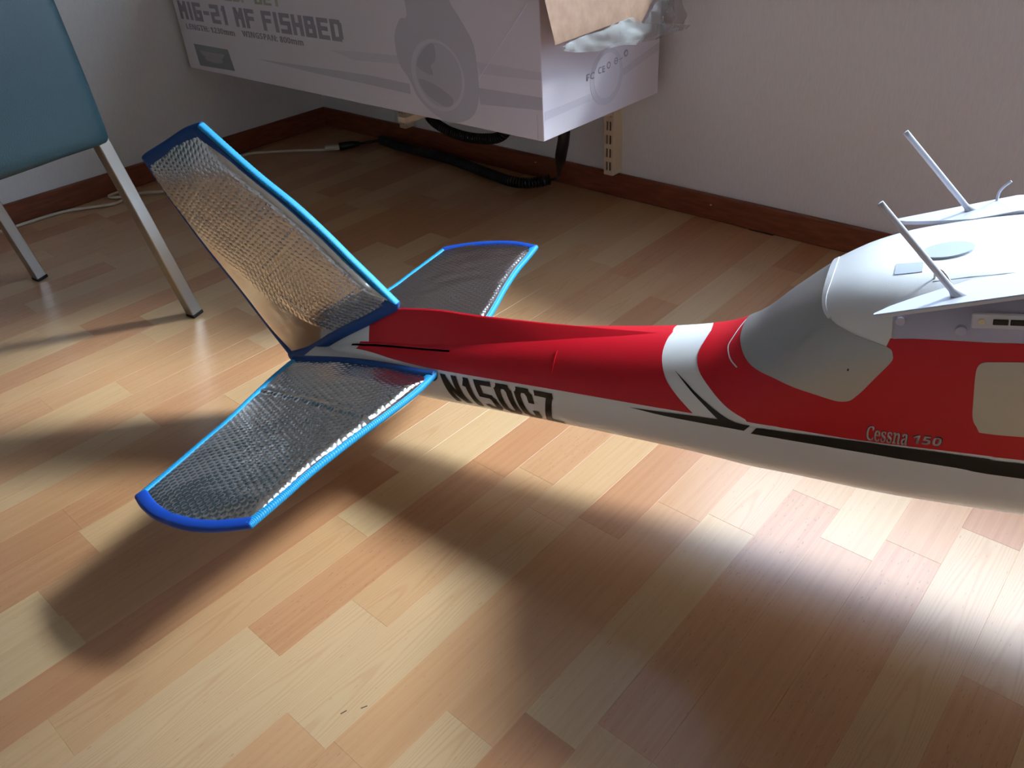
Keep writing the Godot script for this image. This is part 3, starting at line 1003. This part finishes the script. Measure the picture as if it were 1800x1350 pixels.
# edges: le and te run root -> tip, root and tip run le -> te, in (u, span). to: maps (u, span, height) into the aeroplane's axes
func cover(called: String, label: String, le: PackedVector2Array, te: PackedVector2Array, root: PackedVector2Array, tip: PackedVector2Array, to: Callable, thick: float, step: float, seed_: int, creases: Array, smooth_from: float) -> void:
	var o := thing(called, label, "tail cover", Vector3.ZERO, "silver covers on the tail")
	o.transform = plane_frame()
	var flat := func(s: float, t: float) -> Vector2:
		var l := edge_at(le, s).lerp(edge_at(te, s), t)
		var r := edge_at(root, t).lerp(edge_at(tip, t), s)
		var b := (le[0].lerp(te[0], t)).lerp(le[-1].lerp(te[-1], t), s)
		return l + r - b
	var ns := ceili(le[0].distance_to(le[-1]) / step)
	var nt := ceili(maxf(root[0].distance_to(root[-1]), tip[0].distance_to(tip[-1])) / step)
	var noise := FastNoiseLite.new()
	noise.seed = seed_
	noise.frequency = 9.0
	noise.fractal_octaves = 3
	for side in [1.0, -1.0]:
		var fine: bool = side == (1.0 if called != "fin_cover" else -1.0)
		var a := ns if fine else 40
		var b := nt if fine else 20
		var pos := PackedVector3Array()
		pos.resize((a + 1) * (b + 1))
		var nor := PackedVector3Array()
		nor.resize(pos.size())
		var pitch := 0.0092
		for i in a + 1:
			var s := float(i) / a
			var l0 := edge_at(le, s)
			var t0 := edge_at(te, s)
			for j in b + 1:
				var t := float(j) / b
				var q: Vector2 = l0.lerp(t0, t) + edge_at(root, t).lerp(edge_at(tip, t), s) - (le[0].lerp(te[0], t)).lerp(le[-1].lerp(te[-1], t), s)
				var chord := l0.distance_to(t0)
				var d := maxf(t * chord - (0.0205 if called == "fin_cover" else 0.0095), 0.0)          # behind the edging the foil bends steeply over the nose
				var e := minf(d / 0.020, 1.0)
				var prof := sqrt(maxf(1.0 - (1.0 - e) * (1.0 - e), 0.0)) * (1.0 - pow(clampf((d - 0.020) / (chord - 0.034), 0.0, 1.0), 1.7))
				var ends := minf(1.0, minf((s - 0.03) / 0.16, (1.0 - s) / 0.16))
				var h := 0.0022 + thick * prof * smoothstep(0.0, 1.0, maxf(ends, 0.0)) * (1.0 - 0.25 * s)
				h += noise.get_noise_2d(q.x, q.y) * (0.0011 if called == "fin_cover" else 0.0022) * minf(prof * 2.0, 1.0)
				if fine:
					for c in creases:          # [s0, t0, s1, t1, depth]
						var pa := Vector2(c[0], c[1] * 0.5)
						var pb := Vector2(c[2], c[3] * 0.5)
						var pp := Vector2(s, t * 0.5)
						var k := Geometry2D.get_closest_point_to_segment(pp, pa, pb)
						var dd := pp.distance_to(k) / 0.012
						h += c[4] * (exp(-dd * dd) - 0.6 * exp(-(dd - 1.6) * (dd - 1.6) * 0.8))
					var amp := 1.0
					if smooth_from > 0.0:
						amp = 1.0 - smoothstep(-0.04, 0.04, (t - 0.74) - (s - smooth_from) * 0.55)
					# hexagonal lattice of flat-topped bubbles
					var row := roundi(q.x / (pitch * 0.866))
					var best := 9.0
					for rr in [row - 1, row, row + 1]:
						var off: float = 0.5 * pitch if (rr & 1) != 0 else 0.0
						var cx: float = rr * pitch * 0.866
						var cy: float = roundf((q.y - off) / pitch) * pitch + off
						best = minf(best, Vector2(q.x - cx, q.y - cy).length())
					var x := best / (pitch * 0.5)
					var bump := (1.0 - smoothstep(0.42, 1.02, x)) * 1.0 - 0.12 * (1.0 - smoothstep(0.0, 0.6, x))
					h += amp * 0.00050 * bump * minf(1.0, prof * 2.5 + 0.15)
				pos[i * (b + 1) + j] = to.call(q.x, q.y, side * h)
		var flip := 1.0
		for i in a + 1:
			for j in b + 1:
				var du := pos[mini(i + 1, a) * (b + 1) + j] - pos[maxi(i - 1, 0) * (b + 1) + j]
				var dv := pos[i * (b + 1) + mini(j + 1, b)] - pos[i * (b + 1) + maxi(j - 1, 0)]
				var n := du.cross(dv).normalized()
				var outw: Vector3 = to.call(0.0, 0.0, side) - to.call(0.0, 0.0, 0.0)
				if n.dot(outw) < 0.0:
					n = -n
					flip = -1.0
				nor[i * (b + 1) + j] = n
		var idx := PackedInt32Array()
		for i in a:
			for j in b:
				var p := i * (b + 1) + j
				var q := p + b + 1
				if flip > 0.0:
					idx.append_array(PackedInt32Array([p, p + 1, q, q, p + 1, q + 1]))
				else:
					idx.append_array(PackedInt32Array([p, q, p + 1, q, q + 1, p + 1]))
		var arr := []
		arr.resize(Mesh.ARRAY_MAX)
		arr[Mesh.ARRAY_VERTEX] = pos
		arr[Mesh.ARRAY_NORMAL] = nor
		arr[Mesh.ARRAY_INDEX] = idx
		var m := ArrayMesh.new()
		m.add_surface_from_arrays(Mesh.PRIMITIVE_TRIANGLES, arr)
		put("foil_panel", m, M.foil, o)
	# bindings
	var fin := called == "fin_cover"
	binding(o, "ribbed_binding", le, root[-1].lerp(tip[-1], 0.5), to, 0.0036 if fin else 0.0072, 0.0062 if fin else 0.0048, true, M.elastic)
	binding(o, "ribbed_binding", te, root[0].lerp(tip[0], 0.5), to, 0.0058 if fin else 0.0050, 0.0045, not fin, M.navyband if fin else M.elastic)
	binding(o, "ribbon_binding", tip, (le[0] + te[0]) * 0.5, to, 0.0105 if fin else 0.0085, 0.0050, false, M.navyband if fin else M.ribbon)
	binding(o, "ribbon_binding", root, (le[-1] + te[-1]) * 0.5, to, 0.0088 if fin else 0.0060, 0.0068, false, M.navyband)
	if fin:
		# the inner face of the leading edge tape, flat and dark beside the ribbed cord
		var inn := PackedVector2Array()
		for k in 13:
			var q := edge_at(le, k / 12.0)
			inn.append(q + (edge_at(te, k / 12.0) - q).normalized() * 0.0085)
		binding(o, "ribbon_binding", inn, root[-1].lerp(tip[-1], 0.5), to, 0.0080, 0.0066, false, M.navyband)

func binding(parent: Node3D, called: String, edge: PackedVector2Array, towards: Vector2, to: Callable, hw: float, ht: float, ribs: bool, m: Material) -> void:
	var length := 0.0
	for k in 60:
		length += edge_at(edge, k / 60.0).distance_to(edge_at(edge, (k + 1) / 60.0))
	var pitch := 0.0030
	var n := ceili(length / pitch) * 4 if ribs else 60
	var seg := 12
	var st := begin(true)
	var rings := []
	for i in n + 1:
		var t := float(i) / n
		var c := edge_at(edge, t)
		var d := (edge_at(edge, minf(t + 0.01, 1.0)) - edge_at(edge, maxf(t - 0.01, 0.0))).normalized()
		var inward := Vector2(-d.y, d.x)
		if inward.dot(towards - c) < 0.0:
			inward = -inward
		c += inward * hw * 0.75
		var ring := []
		for k in seg:
			var a := TAU * k / seg
			var g := 1.0
			if ribs:
				g = 0.90 + 0.12 * absf(sin(PI * (t * length / pitch + 0.35 * sin(a))))
			var x := spow(cos(a), 0.7) * hw * (0.5 + 0.5 * g)
			var y := spow(sin(a), 0.8) * ht * g
			var q := c + inward * x
			ring.append(to.call(q.x, q.y, y))
		rings.append(ring)
	for i in n:
		for k in seg:
			var l := (k + 1) % seg
			quad(st, rings[i][k], rings[i][l], rings[i + 1][l], rings[i + 1][k])
	for k in range(1, seg - 1):
		tri(st, rings[0][0], rings[0][k + 1], rings[0][k])
		tri(st, rings[n][0], rings[n][k], rings[n][k + 1])
	put(called, finish(st), m, parent)

func tail_covers() -> void:
	var near_le := pv([0.046, -0.052, 0.044, -0.10, 0.034, -0.154, 0.021, -0.212, 0.010, -0.278, 0.006, -0.326, 0.001, -0.376])
	var near_te := pv([-0.216, -0.042, -0.215, -0.092, -0.208, -0.152, -0.200, -0.208, -0.198, -0.252, -0.195, -0.31, -0.193, -0.371])
	var near_root := pv([0.046, -0.052, 0.02, -0.050, -0.05, -0.040, -0.11, -0.036, -0.166, -0.038, -0.216, -0.042])
	var near_tip := pv([0.001, -0.376, -0.023, -0.386, -0.049, -0.394, -0.083, -0.398, -0.13, -0.394, -0.165, -0.384, -0.193, -0.371])
	var level := func(u: float, s: float, h: float) -> Vector3: return Vector3(s, h, u)
	cover("stabilizer_cover", "silver bubble-foil cover with blue edging on the tailplane nearest the camera", near_le, near_te, near_root, near_tip, level, 0.0105, 0.00095, 3,
		[[0.28, 0.95, 0.36, 0.35, 0.0011], [0.36, 0.35, 0.40, 0.02, 0.0011]], 0.0)
	var far := func(p: PackedVector2Array) -> PackedVector2Array:
		var out := PackedVector2Array()
		for q in p:
			out.append(Vector2(q.x, -q.y))
		return out
	var fl: PackedVector2Array = far.call(near_le)
	var fe: PackedVector2Array = far.call(near_te)
	cover("stabilizer_cover", "silver bubble-foil cover with blue edging on the tailplane beyond the red boom", fl, fe, far.call(near_root), far.call(near_tip), level, 0.0105, 0.0013, 9, [], 0.0)
	var fle := pv([-0.028, 0.079, -0.055, 0.112, -0.083, 0.145, -0.114, 0.183, -0.153, 0.226, -0.206, 0.275, -0.274, 0.346])
	var fte := pv([-0.268, -0.028, -0.298, 0.032, -0.328, 0.096, -0.365, 0.168, -0.397, 0.244, -0.418, 0.304])
	var froot := pv([-0.028, 0.079, -0.035, 0.068, -0.062, 0.056, -0.091, 0.043, -0.145, 0.020, -0.187, 0.0, -0.223, -0.0165, -0.268, -0.030])
	var ftip := pv([-0.274, 0.346, -0.31, 0.340, -0.36, 0.325, -0.412, 0.310, -0.418, 0.304])
	var upright := func(u: float, s: float, h: float) -> Vector3: return Vector3(h, s, u)
	cover("fin_cover", "tall silver bubble-foil cover with blue edging standing on the tail fin", fle, fte, froot, ftip, upright, 0.0165, 0.00105, 14,
		[[0.20, 0.08, 0.10, 0.40, 0.0005], [0.56, 0.20, 0.44, 0.60, 0.0004], [0.30, 0.66, 0.06, 0.60, 0.0006]], 0.30)

# ---------------------------------------------------------------- the chair
func chair() -> void:
	var t := thing("dining_chair", "teal upholstered chair with square brushed steel legs, by the back wall", "chair", Vector3(0.38, 0, -1.62))
	var o := t.position
	var turn := Basis(Vector3.UP, deg_to_rad(8.0))
	var st := begin(true)
	var b := Transform3D(turn, Vector3(0.348, 0.615, -1.422) - o)
	add_cushion(st, Vector3(0.42, 0.52, 0.045), 0.016, 14, b, func(q): return q + Vector3(-0.035 * (q.y / 0.5 + 0.5) * (q.x / 0.2) * 0.5, 0, -0.05 * pow(q.y / 0.5 + 0.5, 2.0)))
	put("backrest", finish(st), M.teal, t)
	var pp := begin(true)
	var seam := [Vector3(0.205, -0.254, 0.0), Vector3(0.0, -0.259, 0.0), Vector3(-0.205, -0.254, 0.0)]
	var path := PackedVector3Array()
	for q in spline(seam, 8):
		path.append(b * q)
	add_tube(pp, path, func(_x): return 0.006, 8)
	put("piping", finish(pp), M.teal, t)
	var se := begin(true)
	add_cushion(se, Vector3(0.43, 0.07, 0.44), 0.03, 10, Transform3D(turn, Vector3(0.31, 0.44, -1.70) - o))
	put("seat", finish(se), M.teal, t)
	# legs lean outwards at the foot
	var legs := [[Vector3(0.600, 0, -1.424), Vector3(0.542, 0.375, -1.452)], [Vector3(0.479, 0, -1.876), Vector3(0.418, 0.40, -1.86)],
		[Vector3(0.08, 0, -1.46), Vector3(0.15, 0.375, -1.40)], [Vector3(0.06, 0, -1.93), Vector3(0.12, 0.40, -1.88)]]
	for l in legs:
		var s := begin()
		var a: Vector3 = l[0] - o
		var d: Vector3 = (l[1] - l[0])
		var len := d.length()
		var y := d.normalized()
		var x := (turn * Vector3.RIGHT).slide(y).normalized()
		var bs := Basis(x, y, x.cross(y))
		add_box(s, Vector3(-0.0115, 0.006, -0.0115), Vector3(0.0115, len, 0.0115), 0.0015, Transform3D(bs, a))
		var leg := put("leg", finish(s), M.steel, t)
		var f := begin()
		add_box(f, Vector3(-0.0125, 0.0, -0.0125), Vector3(0.0125, 0.007, 0.0125), 0.001, Transform3D(bs, a + Vector3(0, 0.0004, 0)))
		put("foot_cap", finish(f), M.foot, leg)

# ---------------------------------------------------------------- shelf, carton, parcel
func shelf() -> void:
	var t := thing("bracket_shelf", "white shelf board on cream slotted uprights and brackets under the carton", "shelf", Vector3(WALL_X, 0.2, -1.6))
	var o := t.position
	put("shelf_board", box_mesh(Vector3(1.20, 0.255, -2.255) - o, Vector3(1.545, 0.271, -1.02) - o, 0.002), M.shelf, t)
	for z in [-1.107, -1.85]:
		var st := begin()
		var x0 := 1.547
		var w := 0.027
		var y0 := 0.062
		var y1 := 1.30
		# a channel: two flanges, and a face pierced by two columns of slots
		add_box(st, Vector3(x0, y0, z + w - 0.002) - o, Vector3(WALL_X, y1, z + w) - o, 0.0004)
		add_box(st, Vector3(x0, y0, z) - o, Vector3(WALL_X, y1, z + 0.002) - o, 0.0004)
		for c in [[0.002, 0.0062], [0.0112, 0.0152], [0.0202, 0.025]]:
			add_box(st, Vector3(x0, y0, z + c[0]) - o, Vector3(x0 + 0.002, y1, z + c[1]) - o)
		var y := y0
		while y < y1:
			for c in [[0.0062, 0.0112], [0.0152, 0.0202]]:
				add_box(st, Vector3(x0, y, z + c[0]) - o, Vector3(x0 + 0.002, y + 0.011, z + c[1]) - o)
			y += 0.0322
		var up := put("slotted_upright", finish(st), M.cream, t)
		put("channel_shade", box_mesh(Vector3(x0 + 0.012, y0, z + 0.002) - o, Vector3(WALL_X, y1, z + w - 0.002) - o), M.hollow, up)  # brown filler painted dark for the shade inside the channel
	for z in [-1.105, -1.395, -1.85]:
		var bk := begin()
		var xf := 1.165 if z == -1.395 else 1.26
		add_plate(bk, pv([1.547, 0.254, xf, 0.254, xf, 0.242, 1.42, 0.232, 1.547, 0.205]), Vector3(0, 0, z) - o, Vector3(1, 0, 0), Vector3(0, 1, 0), 0.022)
		put("bracket", finish(bk), M.cream, t)

func carton() -> void:
	var t := thing("carton", "long white printed cardboard carton on the wall shelf", "carton", Vector3(1.36, 0.2725, -1.61))
	var o := t.position
	var lo := Vector3(1.15, 0.2725, -2.245)
	var hi := Vector3(1.543, 0.575, -0.962)
	put("carton_body", box_mesh(lo - o, hi - o, 0.0012), M.card, t)
	var ex := Vector3(0, 0, 1)
	var ey := Vector3(0, 1, 0)
	var ink := {"a": mat(Color(0.76, 0.745, 0.77), 0.62), "b": mat(Color(0.685, 0.675, 0.70), 0.62), "c": mat(Color(0.815, 0.795, 0.815), 0.62), "d": mat(Color(0.60, 0.585, 0.62), 0.62), "g": mat(Color(0.66, 0.69, 0.58), 0.62), "l": mat(Color(0.56, 0.585, 0.59), 0.62), "w": mat(Color(0.93, 0.90, 0.94), 0.62)}
	var face := func(called: String, polys: Array, m: Material, lift: float) -> void:
		for p: PackedVector2Array in polys:
			var st := begin()
			add_plate(st, p, Vector3(lo.x - lift, 0, 0) - o, ex, ey, -0.0002)
			put(called, finish(st), m, t)
	var lett := func(called: String, s: String, x0: float, x1: float, y0: float, y1: float, hw: float, m: Material) -> void:
		var total: float = block_text(s, 0.62, 0.10, hw).pop_back()[0].x
		var x := 0.0
		for ch in s:
			if ch == " ":
				x += 0.62 * 0.6
				continue
			var polys := block_text(ch, 0.62, 0.0, hw)
			var w: float = polys.pop_back()[0].x
			var st := begin()
			var k := 0
			for p: PackedVector2Array in polys:
				var q := PackedVector2Array()
				for v in p:
					q.append(Vector2(lerpf(x0, x1, (x + v.x) / total), lerpf(y0, y1, v.y)))
				add_plate(st, q, Vector3(lo.x - 0.0003 - 0.00004 * k, 0, 0) - o, ex, ey, -0.0002)
				k += 1
			put(called, finish(st), m, t)
			x += w + 0.10
	# the printed aircraft seen from behind: wings, body, nozzle ring
	face.call("printed_wing", [pv([-1.90, 0.330, -1.454, 0.339, -1.325, 0.336, -1.325, 0.315, -1.477, 0.319, -1.643, 0.321]), pv([-1.125, 0.352, -0.9625, 0.354, -0.9625, 0.331, -1.121, 0.321])], ink.a, 0.0003)
	face.call("printed_wing_sheen", [pv([-1.583, 0.380, -1.462, 0.386, -1.34, 0.390, -1.34, 0.374, -1.5, 0.366]), pv([-1.123, 0.400, -0.9625, 0.398, -0.9625, 0.384, -1.115, 0.379])], ink.c, 0.0003)
	face.call("printed_body", [rounded(pv([-1.305, 0.56, -1.307, 0.472, -1.330, 0.462, -1.353, 0.426, -1.349, 0.376, -1.323, 0.345, -1.298, 0.307, -1.248, 0.279, -1.199, 0.2735, -1.147, 0.293, -1.124, 0.335, -1.123, 0.399, -1.132, 0.439, -1.163, 0.479, -1.182, 0.505, -1.184, 0.56]))], ink.a, 0.0006)
	face.call("printed_nozzle_ring", [ellipse(-1.236, 0.362, 0.0775, 0.0700, 0.0)], ink.c, 0.0009)
	face.call("printed_nozzle", [ellipse(-1.233, 0.363, 0.0665, 0.0625, 0.0)], ink.a, 0.0012)
	face.call("printed_fan", [rounded(pv([-1.293, 0.375, -1.275, 0.405, -1.240, 0.424, -1.236, 0.395, -1.252, 0.380, -1.25, 0.362])), rounded(pv([-1.292, 0.350, -1.25, 0.345, -1.21, 0.33, -1.196, 0.318, -1.215, 0.303, -1.26, 0.315, -1.283, 0.33]))], ink.b, 0.0015)
	lett.call("printed_letter", "MIG-21 MF FISHBED", -2.222, -1.525, 0.401, 0.446, 0.105, ink.d)
	lett.call("printed_letter", "EDF JET", -1.98, -1.74, 0.459, 0.486, 0.10, ink.g)
	for e in [["LENGTH: 1230mm", -2.206, -1.970, 0.377, 0.0135], ["WINGSPAN: 800mm", -1.934, -1.680, 0.380, 0.0135]]:
		flat_text("printed_sizes", e[0], Vector3(lo.x - 0.0003, e[3], e[1]) - o, ex, ey, e[2] - e[1], e[4], ink.d, t)
	face.call("printed_logo", [pv([-2.192, 0.340, -2.023, 0.340, -2.012, 0.288, -2.187, 0.284])], ink.l, 0.0003)
	face.call("printed_logo_emblem", [pv([-2.17, 0.325, -2.045, 0.325, -2.06, 0.312, -2.155, 0.312]), ellipse(-2.105, 0.307, 0.045, 0.008)], ink.b, 0.0006)
	face.call("carton_crease", [pv([-0.985, 0.512, -0.9875, 0.512, -1.1215, 0.368, -1.119, 0.368])], ink.w, 0.0018)
	face.call("carton_flap", [pv([-0.975, 0.274, -0.9755, 0.320, -0.9765, 0.320, -0.9765, 0.274])], ink.a, 0.0004)
	# the end panel
	var endf := func(called: String, polys: Array, m: Material, lift: float, joined := false) -> void:
		var st := begin()
		for p: PackedVector2Array in polys:
			add_plate(st, p, Vector3(0, 0, hi.z + lift) - o, Vector3(1, 0, 0), ey, 0.0002)
			if not joined:
				put(called, finish(st), m, t)
				st = begin()
		if joined:
			put(called, finish(st), m, t).set_meta("kind", "stuff")
	endf.call("printed_wing", [pv([1.155, 0.327, 1.296, 0.328, 1.296, 0.314, 1.155, 0.311]), pv([1.41, 0.352, 1.54, 0.378, 1.54, 0.362, 1.41, 0.338])], ink.c, 0.0001)
	endf.call("printed_nozzle_ring", [ellipse(1.352, 0.348, 0.056, 0.054)], ink.c, 0.0002)
	endf.call("printed_nozzle", [ellipse(1.352, 0.35, 0.044, 0.043)], M.card, 0.0004)
	for e in [["FC", 1.284, 0.354, 0.026], ["CE", 1.322, 0.359, 0.022]]:
		flat_text("printed_marks", e[0], Vector3(e[1], e[2], hi.z + 0.0007) - o, Vector3(1, 0, 0), ey, e[3], 0.0125, ink.d, t)
	var marks := []
	for c in [[1.357, 0.369], [1.382, 0.372], [1.417, 0.380]]:
		for k in 10:
			var a := TAU * k / 10
			var b := TAU * (k + 0.72) / 10
			var cc := Vector2(c[0], c[1])
			marks.append(PackedVector2Array([cc + Vector2(cos(a), sin(a)) * 0.0042, cc + Vector2(cos(b), sin(b)) * 0.0042, cc + Vector2(cos(b), sin(b)) * 0.0068, cc + Vector2(cos(a), sin(a)) * 0.0068]))
	marks.append(pv([1.377, 0.3715, 1.387, 0.3715, 1.387, 0.3733, 1.377, 0.3733]))
	marks.append(pv([1.394, 0.371, 1.404, 0.373, 1.404, 0.3745, 1.394, 0.3725]))
	endf.call("printed_symbols", marks, ink.d, 0.0007, true)

func flat_text(called: String, text: String, at: Vector3, ex: Vector3, ey: Vector3, width: float, tall: float, m: Material, parent: Node3D) -> void:
	var tm := TextMesh.new()
	tm.text = text
	var fnt := SystemFont.new()
	fnt.font_names = PackedStringArray(["Droid Sans"])
	fnt.font_weight = 700
	tm.font = fnt
	tm.font_size = 32
	tm.depth = 0.01
	tm.pixel_size = 0.01
	var arr := tm.get_mesh_arrays()
	var v: PackedVector3Array = arr[Mesh.ARRAY_VERTEX]
	var lo := v[0]
	var hi := v[0]
	for q in v:
		lo = lo.min(q)
		hi = hi.max(q)
	var n := ex.cross(ey)
	if n.x > 0.5:
		n = -n
	var out := PackedVector3Array()
	for q in v:
		out.append(at + ex * ((q.x - lo.x) / (hi.x - lo.x) * width) + ey * ((q.y - lo.y) / (hi.y - lo.y) * tall) + n * (0.0002 if q.z > 0.0 else 0.0))
	arr[Mesh.ARRAY_VERTEX] = out
	var st := SurfaceTool.new()
	st.create_from_arrays(arr)
	st.generate_normals()
	put(called, st.commit(), m, parent)

# a crumpled upright sheet: polygon in x and y, its depth given by z(x, y)
func sheet(poly: PackedVector2Array, z: Callable, cell: float, o: Vector3) -> ArrayMesh:
	var st := begin(true)
	var lo := poly[0]
	var hi := poly[0]
	for q in poly:
		lo = lo.min(q)
		hi = hi.max(q)
	var big := PackedVector2Array()
	for q in poly:
		big.append(q * 100.0)
	for i in range(floori(lo.x / cell), ceili(hi.x / cell)):
		for j in range(floori(lo.y / cell), ceili(hi.y / cell)):
			var a := Vector2(i, j) * cell * 100.0
			var c := cell * 100.0
			for piece in Geometry2D.intersect_polygons(big, PackedVector2Array([a, a + Vector2(c, 0), a + Vector2(c, c), a + Vector2(0, c)])):
				var idx := Geometry2D.triangulate_polygon(piece)
				for k in range(0, idx.size(), 3):
					var p := [piece[idx[k]] * 0.01, piece[idx[k + 1]] * 0.01, piece[idx[k + 2]] * 0.01]
					if (p[1] - p[0]).cross(p[2] - p[0]) < 0.0:
						p.reverse()
					tri(st, Vector3(p[0].x, p[0].y, z.call(p[0])) - o, Vector3(p[1].x, p[1].y, z.call(p[1])) - o, Vector3(p[2].x, p[2].y, z.call(p[2])) - o)
	return finish(st)

func parcel() -> void:
	var t := thing("parcel", "crumpled clear plastic bag with folded brown card inside, hanging over the carton's end", "parcel", Vector3(1.33, 0.46, -0.90))
	var o := t.position
	var noise := FastNoiseLite.new()
	noise.seed = 6
	noise.frequency = 11.0
	noise.fractal_octaves = 3
	# the card: a stiff folded sheet, its lower corner kept off the carton, with a flap lying on the carton's top
	var k1 := pv([1.103, 0.588, 1.128, 0.453, 1.340, 0.461, 1.331, 0.588])
	var k2 := pv([1.340, 0.461, 1.362, 0.449, 1.384, 0.446, 1.430, 0.482, 1.440, 0.588, 1.331, 0.588])
	var fold := func(q: Vector2) -> float: return -0.905 - 0.016 * clampf((q.y - 0.46) / 0.12, 0.0, 1.0) - 0.03 * absf(q.x - 1.336)
	put("brown_card", sheet(k1, fold, 0.02, o), M.kraft, t)
	put("brown_card_fold", sheet(k2, fold, 0.02, o), M.kraft, t)
	put("card_flap", box_mesh(Vector3(1.115, 0.5765, -1.14) - o, Vector3(1.45, 0.581, -0.92) - o, 0.001), M.kraft, t)
	# the bag: a drooping grey fold below the card, a clear part beside it, and the clear front over the card
	var droop := func(q: Vector2) -> float:
		var n := noise.get_noise_2d(q.x, q.y * 1.6)
		return -0.893 + 0.008 * sin(clampf((q.y - 0.40) / 0.07, 0.0, 1.0) * PI) + 0.010 * n + 0.004 * sin(q.x * 46.0 + q.y * 70.0)
	put("bag_fold", sheet(pv([1.112, 0.450, 1.127, 0.458, 1.340, 0.464, 1.365, 0.449, 1.392, 0.446, 1.483, 0.428, 1.545, 0.416, 1.538, 0.409, 1.484, 0.414, 1.422, 0.411, 1.344, 0.416, 1.297, 0.425, 1.217, 0.428, 1.152, 0.439]), droop, 0.006, o), M.film, t)
	put("bag_side", sheet(pv([1.385, 0.446, 1.430, 0.482, 1.440, 0.588, 1.515, 0.588, 1.530, 0.450, 1.545, 0.416, 1.483, 0.428]), func(q): return -0.900 + 0.020 * noise.get_noise_2d(q.x * 1.3, q.y), 0.006, o), M.film, t)
	put("bag_fold", sheet(pv([1.130, 0.452, 1.340, 0.462, 1.365, 0.449, 1.392, 0.445, 1.483, 0.427, 1.530, 0.416, 1.484, 0.417, 1.422, 0.414, 1.344, 0.419, 1.297, 0.428, 1.217, 0.432, 1.152, 0.442]), func(q): return droop.call(q) - 0.014, 0.008, o), M.film, t)

# ---------------------------------------------------------------- cords on the floor
func cords() -> void:
	var w := thing("extension_cord", "thin white cord looped along the skirting behind the chair", "cord")
	var wp := [[0.30, -2.245], [0.584, -2.243], [0.663, -2.240], [0.712, -2.225], [0.781, -2.177], [0.822, -2.176], [0.845, -2.188], [0.826, -2.205], [0.812, -2.232], [0.822, -2.247], [0.850, -2.246], [0.873, -2.225], [0.874, -2.190], [0.890, -2.150], [0.927, -2.141], [1.003, -2.152], [1.131, -2.205], [1.241, -2.218], [1.299, -2.166], [1.345, -2.112], [1.385, -2.055], [1.408, -2.030]]
	var pts := []
	var i := 0
	for q in wp:
		pts.append(Vector3(q[0], 0.0045 + (0.0065 if i >= 13 and i <= 13 else 0.0), q[1]))
		i += 1
	put("cable", tube_mesh(spline(pts, 6), 0.0042, 8), M.white_cord, w)
	var cn := begin(true)
	add_tube(cn, PackedVector3Array([Vector3(1.400, 0.009, -2.036), Vector3(1.412, 0.0095, -2.024), Vector3(1.430, 0.0095, -2.006)]), func(_t): return 0.0085, 10)
	put("socket_end", finish(cn), M.white_cord, w)
	var b := thing("coiled_cable", "black coiled cable with plugs lying on the floor under the carton", "cable")
	var plug := begin(true)
	add_tube(plug, PackedVector3Array([Vector3(1.430, 0.011, -2.006), Vector3(1.440, 0.011, -2.000), Vector3(1.465, 0.011, -1.988), Vector3(1.487, 0.009, -1.979)]), func(t): return 0.0115 - 0.006 * maxf(t - 0.6, 0.0) * 2.0, 10)
	put("plug", finish(plug), M.black_cord, b)
	put("lead", tube_mesh(spline([Vector3(1.485, 0.009, -1.980), Vector3(1.515, 0.006, -1.977), Vector3(1.538, 0.008, -1.955), Vector3(1.535, 0.013, -1.928)], 6), 0.004, 8), M.black_cord, b)
	var floor_path := spline([Vector3(1.535, 0.0155, -1.932), Vector3(1.522, 0.0155, -1.839), Vector3(1.521, 0.0155, -1.74), Vector3(1.520, 0.0155, -1.649), Vector3(1.508, 0.0155, -1.542), Vector3(1.491, 0.0155, -1.442), Vector3(1.480, 0.0155, -1.36), Vector3(1.490, 0.0155, -1.312), Vector3(1.515, 0.018, -1.282), Vector3(1.53, 0.024, -1.262)], 12)
	coil("coil", floor_path, 0.0115, b)
	var up := begin(true)
	add_tube(up, spline([Vector3(1.53, 0.022, -1.262), Vector3(1.50, 0.045, -1.215), Vector3(1.46, 0.075, -1.178), Vector3(1.43, 0.112, -1.150), Vector3(1.405, 0.150, -1.125), Vector3(1.39, 0.19, -1.105), Vector3(1.39, 0.235, -1.10)], 5), func(t): return 0.004 + 0.0098 * smoothstep(0.30, 0.66, t), 10)
	put("strain_relief", finish(up), M.black_cord, b)
	var hang := spline([Vector3(1.43, 0.225, -1.60), Vector3(1.41, 0.172, -1.565), Vector3(1.40, 0.150, -1.50), Vector3(1.40, 0.142, -1.43), Vector3(1.40, 0.147, -1.36), Vector3(1.40, 0.165, -1.30), Vector3(1.41, 0.22, -1.25)], 12)
	coil("coil", hang, 0.0105, b)

func coil(called: String, path: PackedVector3Array, r: float, parent: Node3D) -> void:
	var length := 0.0
	var acc := PackedFloat32Array([0.0])
	for k in path.size() - 1:
		length += path[k].distance_to(path[k + 1])
		acc.append(length)
	var pitch := 0.0078
	var turns := length / pitch
	var n := int(turns * 9.0)
	var out := PackedVector3Array()
	var k := 0
	for i in n + 1:
		var d := length * i / n
		while k < path.size() - 2 and acc[k + 1] < d:
			k += 1
		var f := (d - acc[k]) / maxf(acc[k + 1] - acc[k], 0.00001)
		var c := path[k].lerp(path[k + 1], f)
		var dir := (path[mini(k + 1, path.size() - 1)] - path[k]).normalized()
		var x := Vector3.UP.cross(dir).normalized()
		var y := dir.cross(x)
		var a := TAU * turns * i / n
		out.append(c + (x * cos(a) + y * sin(a)) * r)
	put(called, tube_mesh(out, 0.0032, 5), M.black_cord, parent)
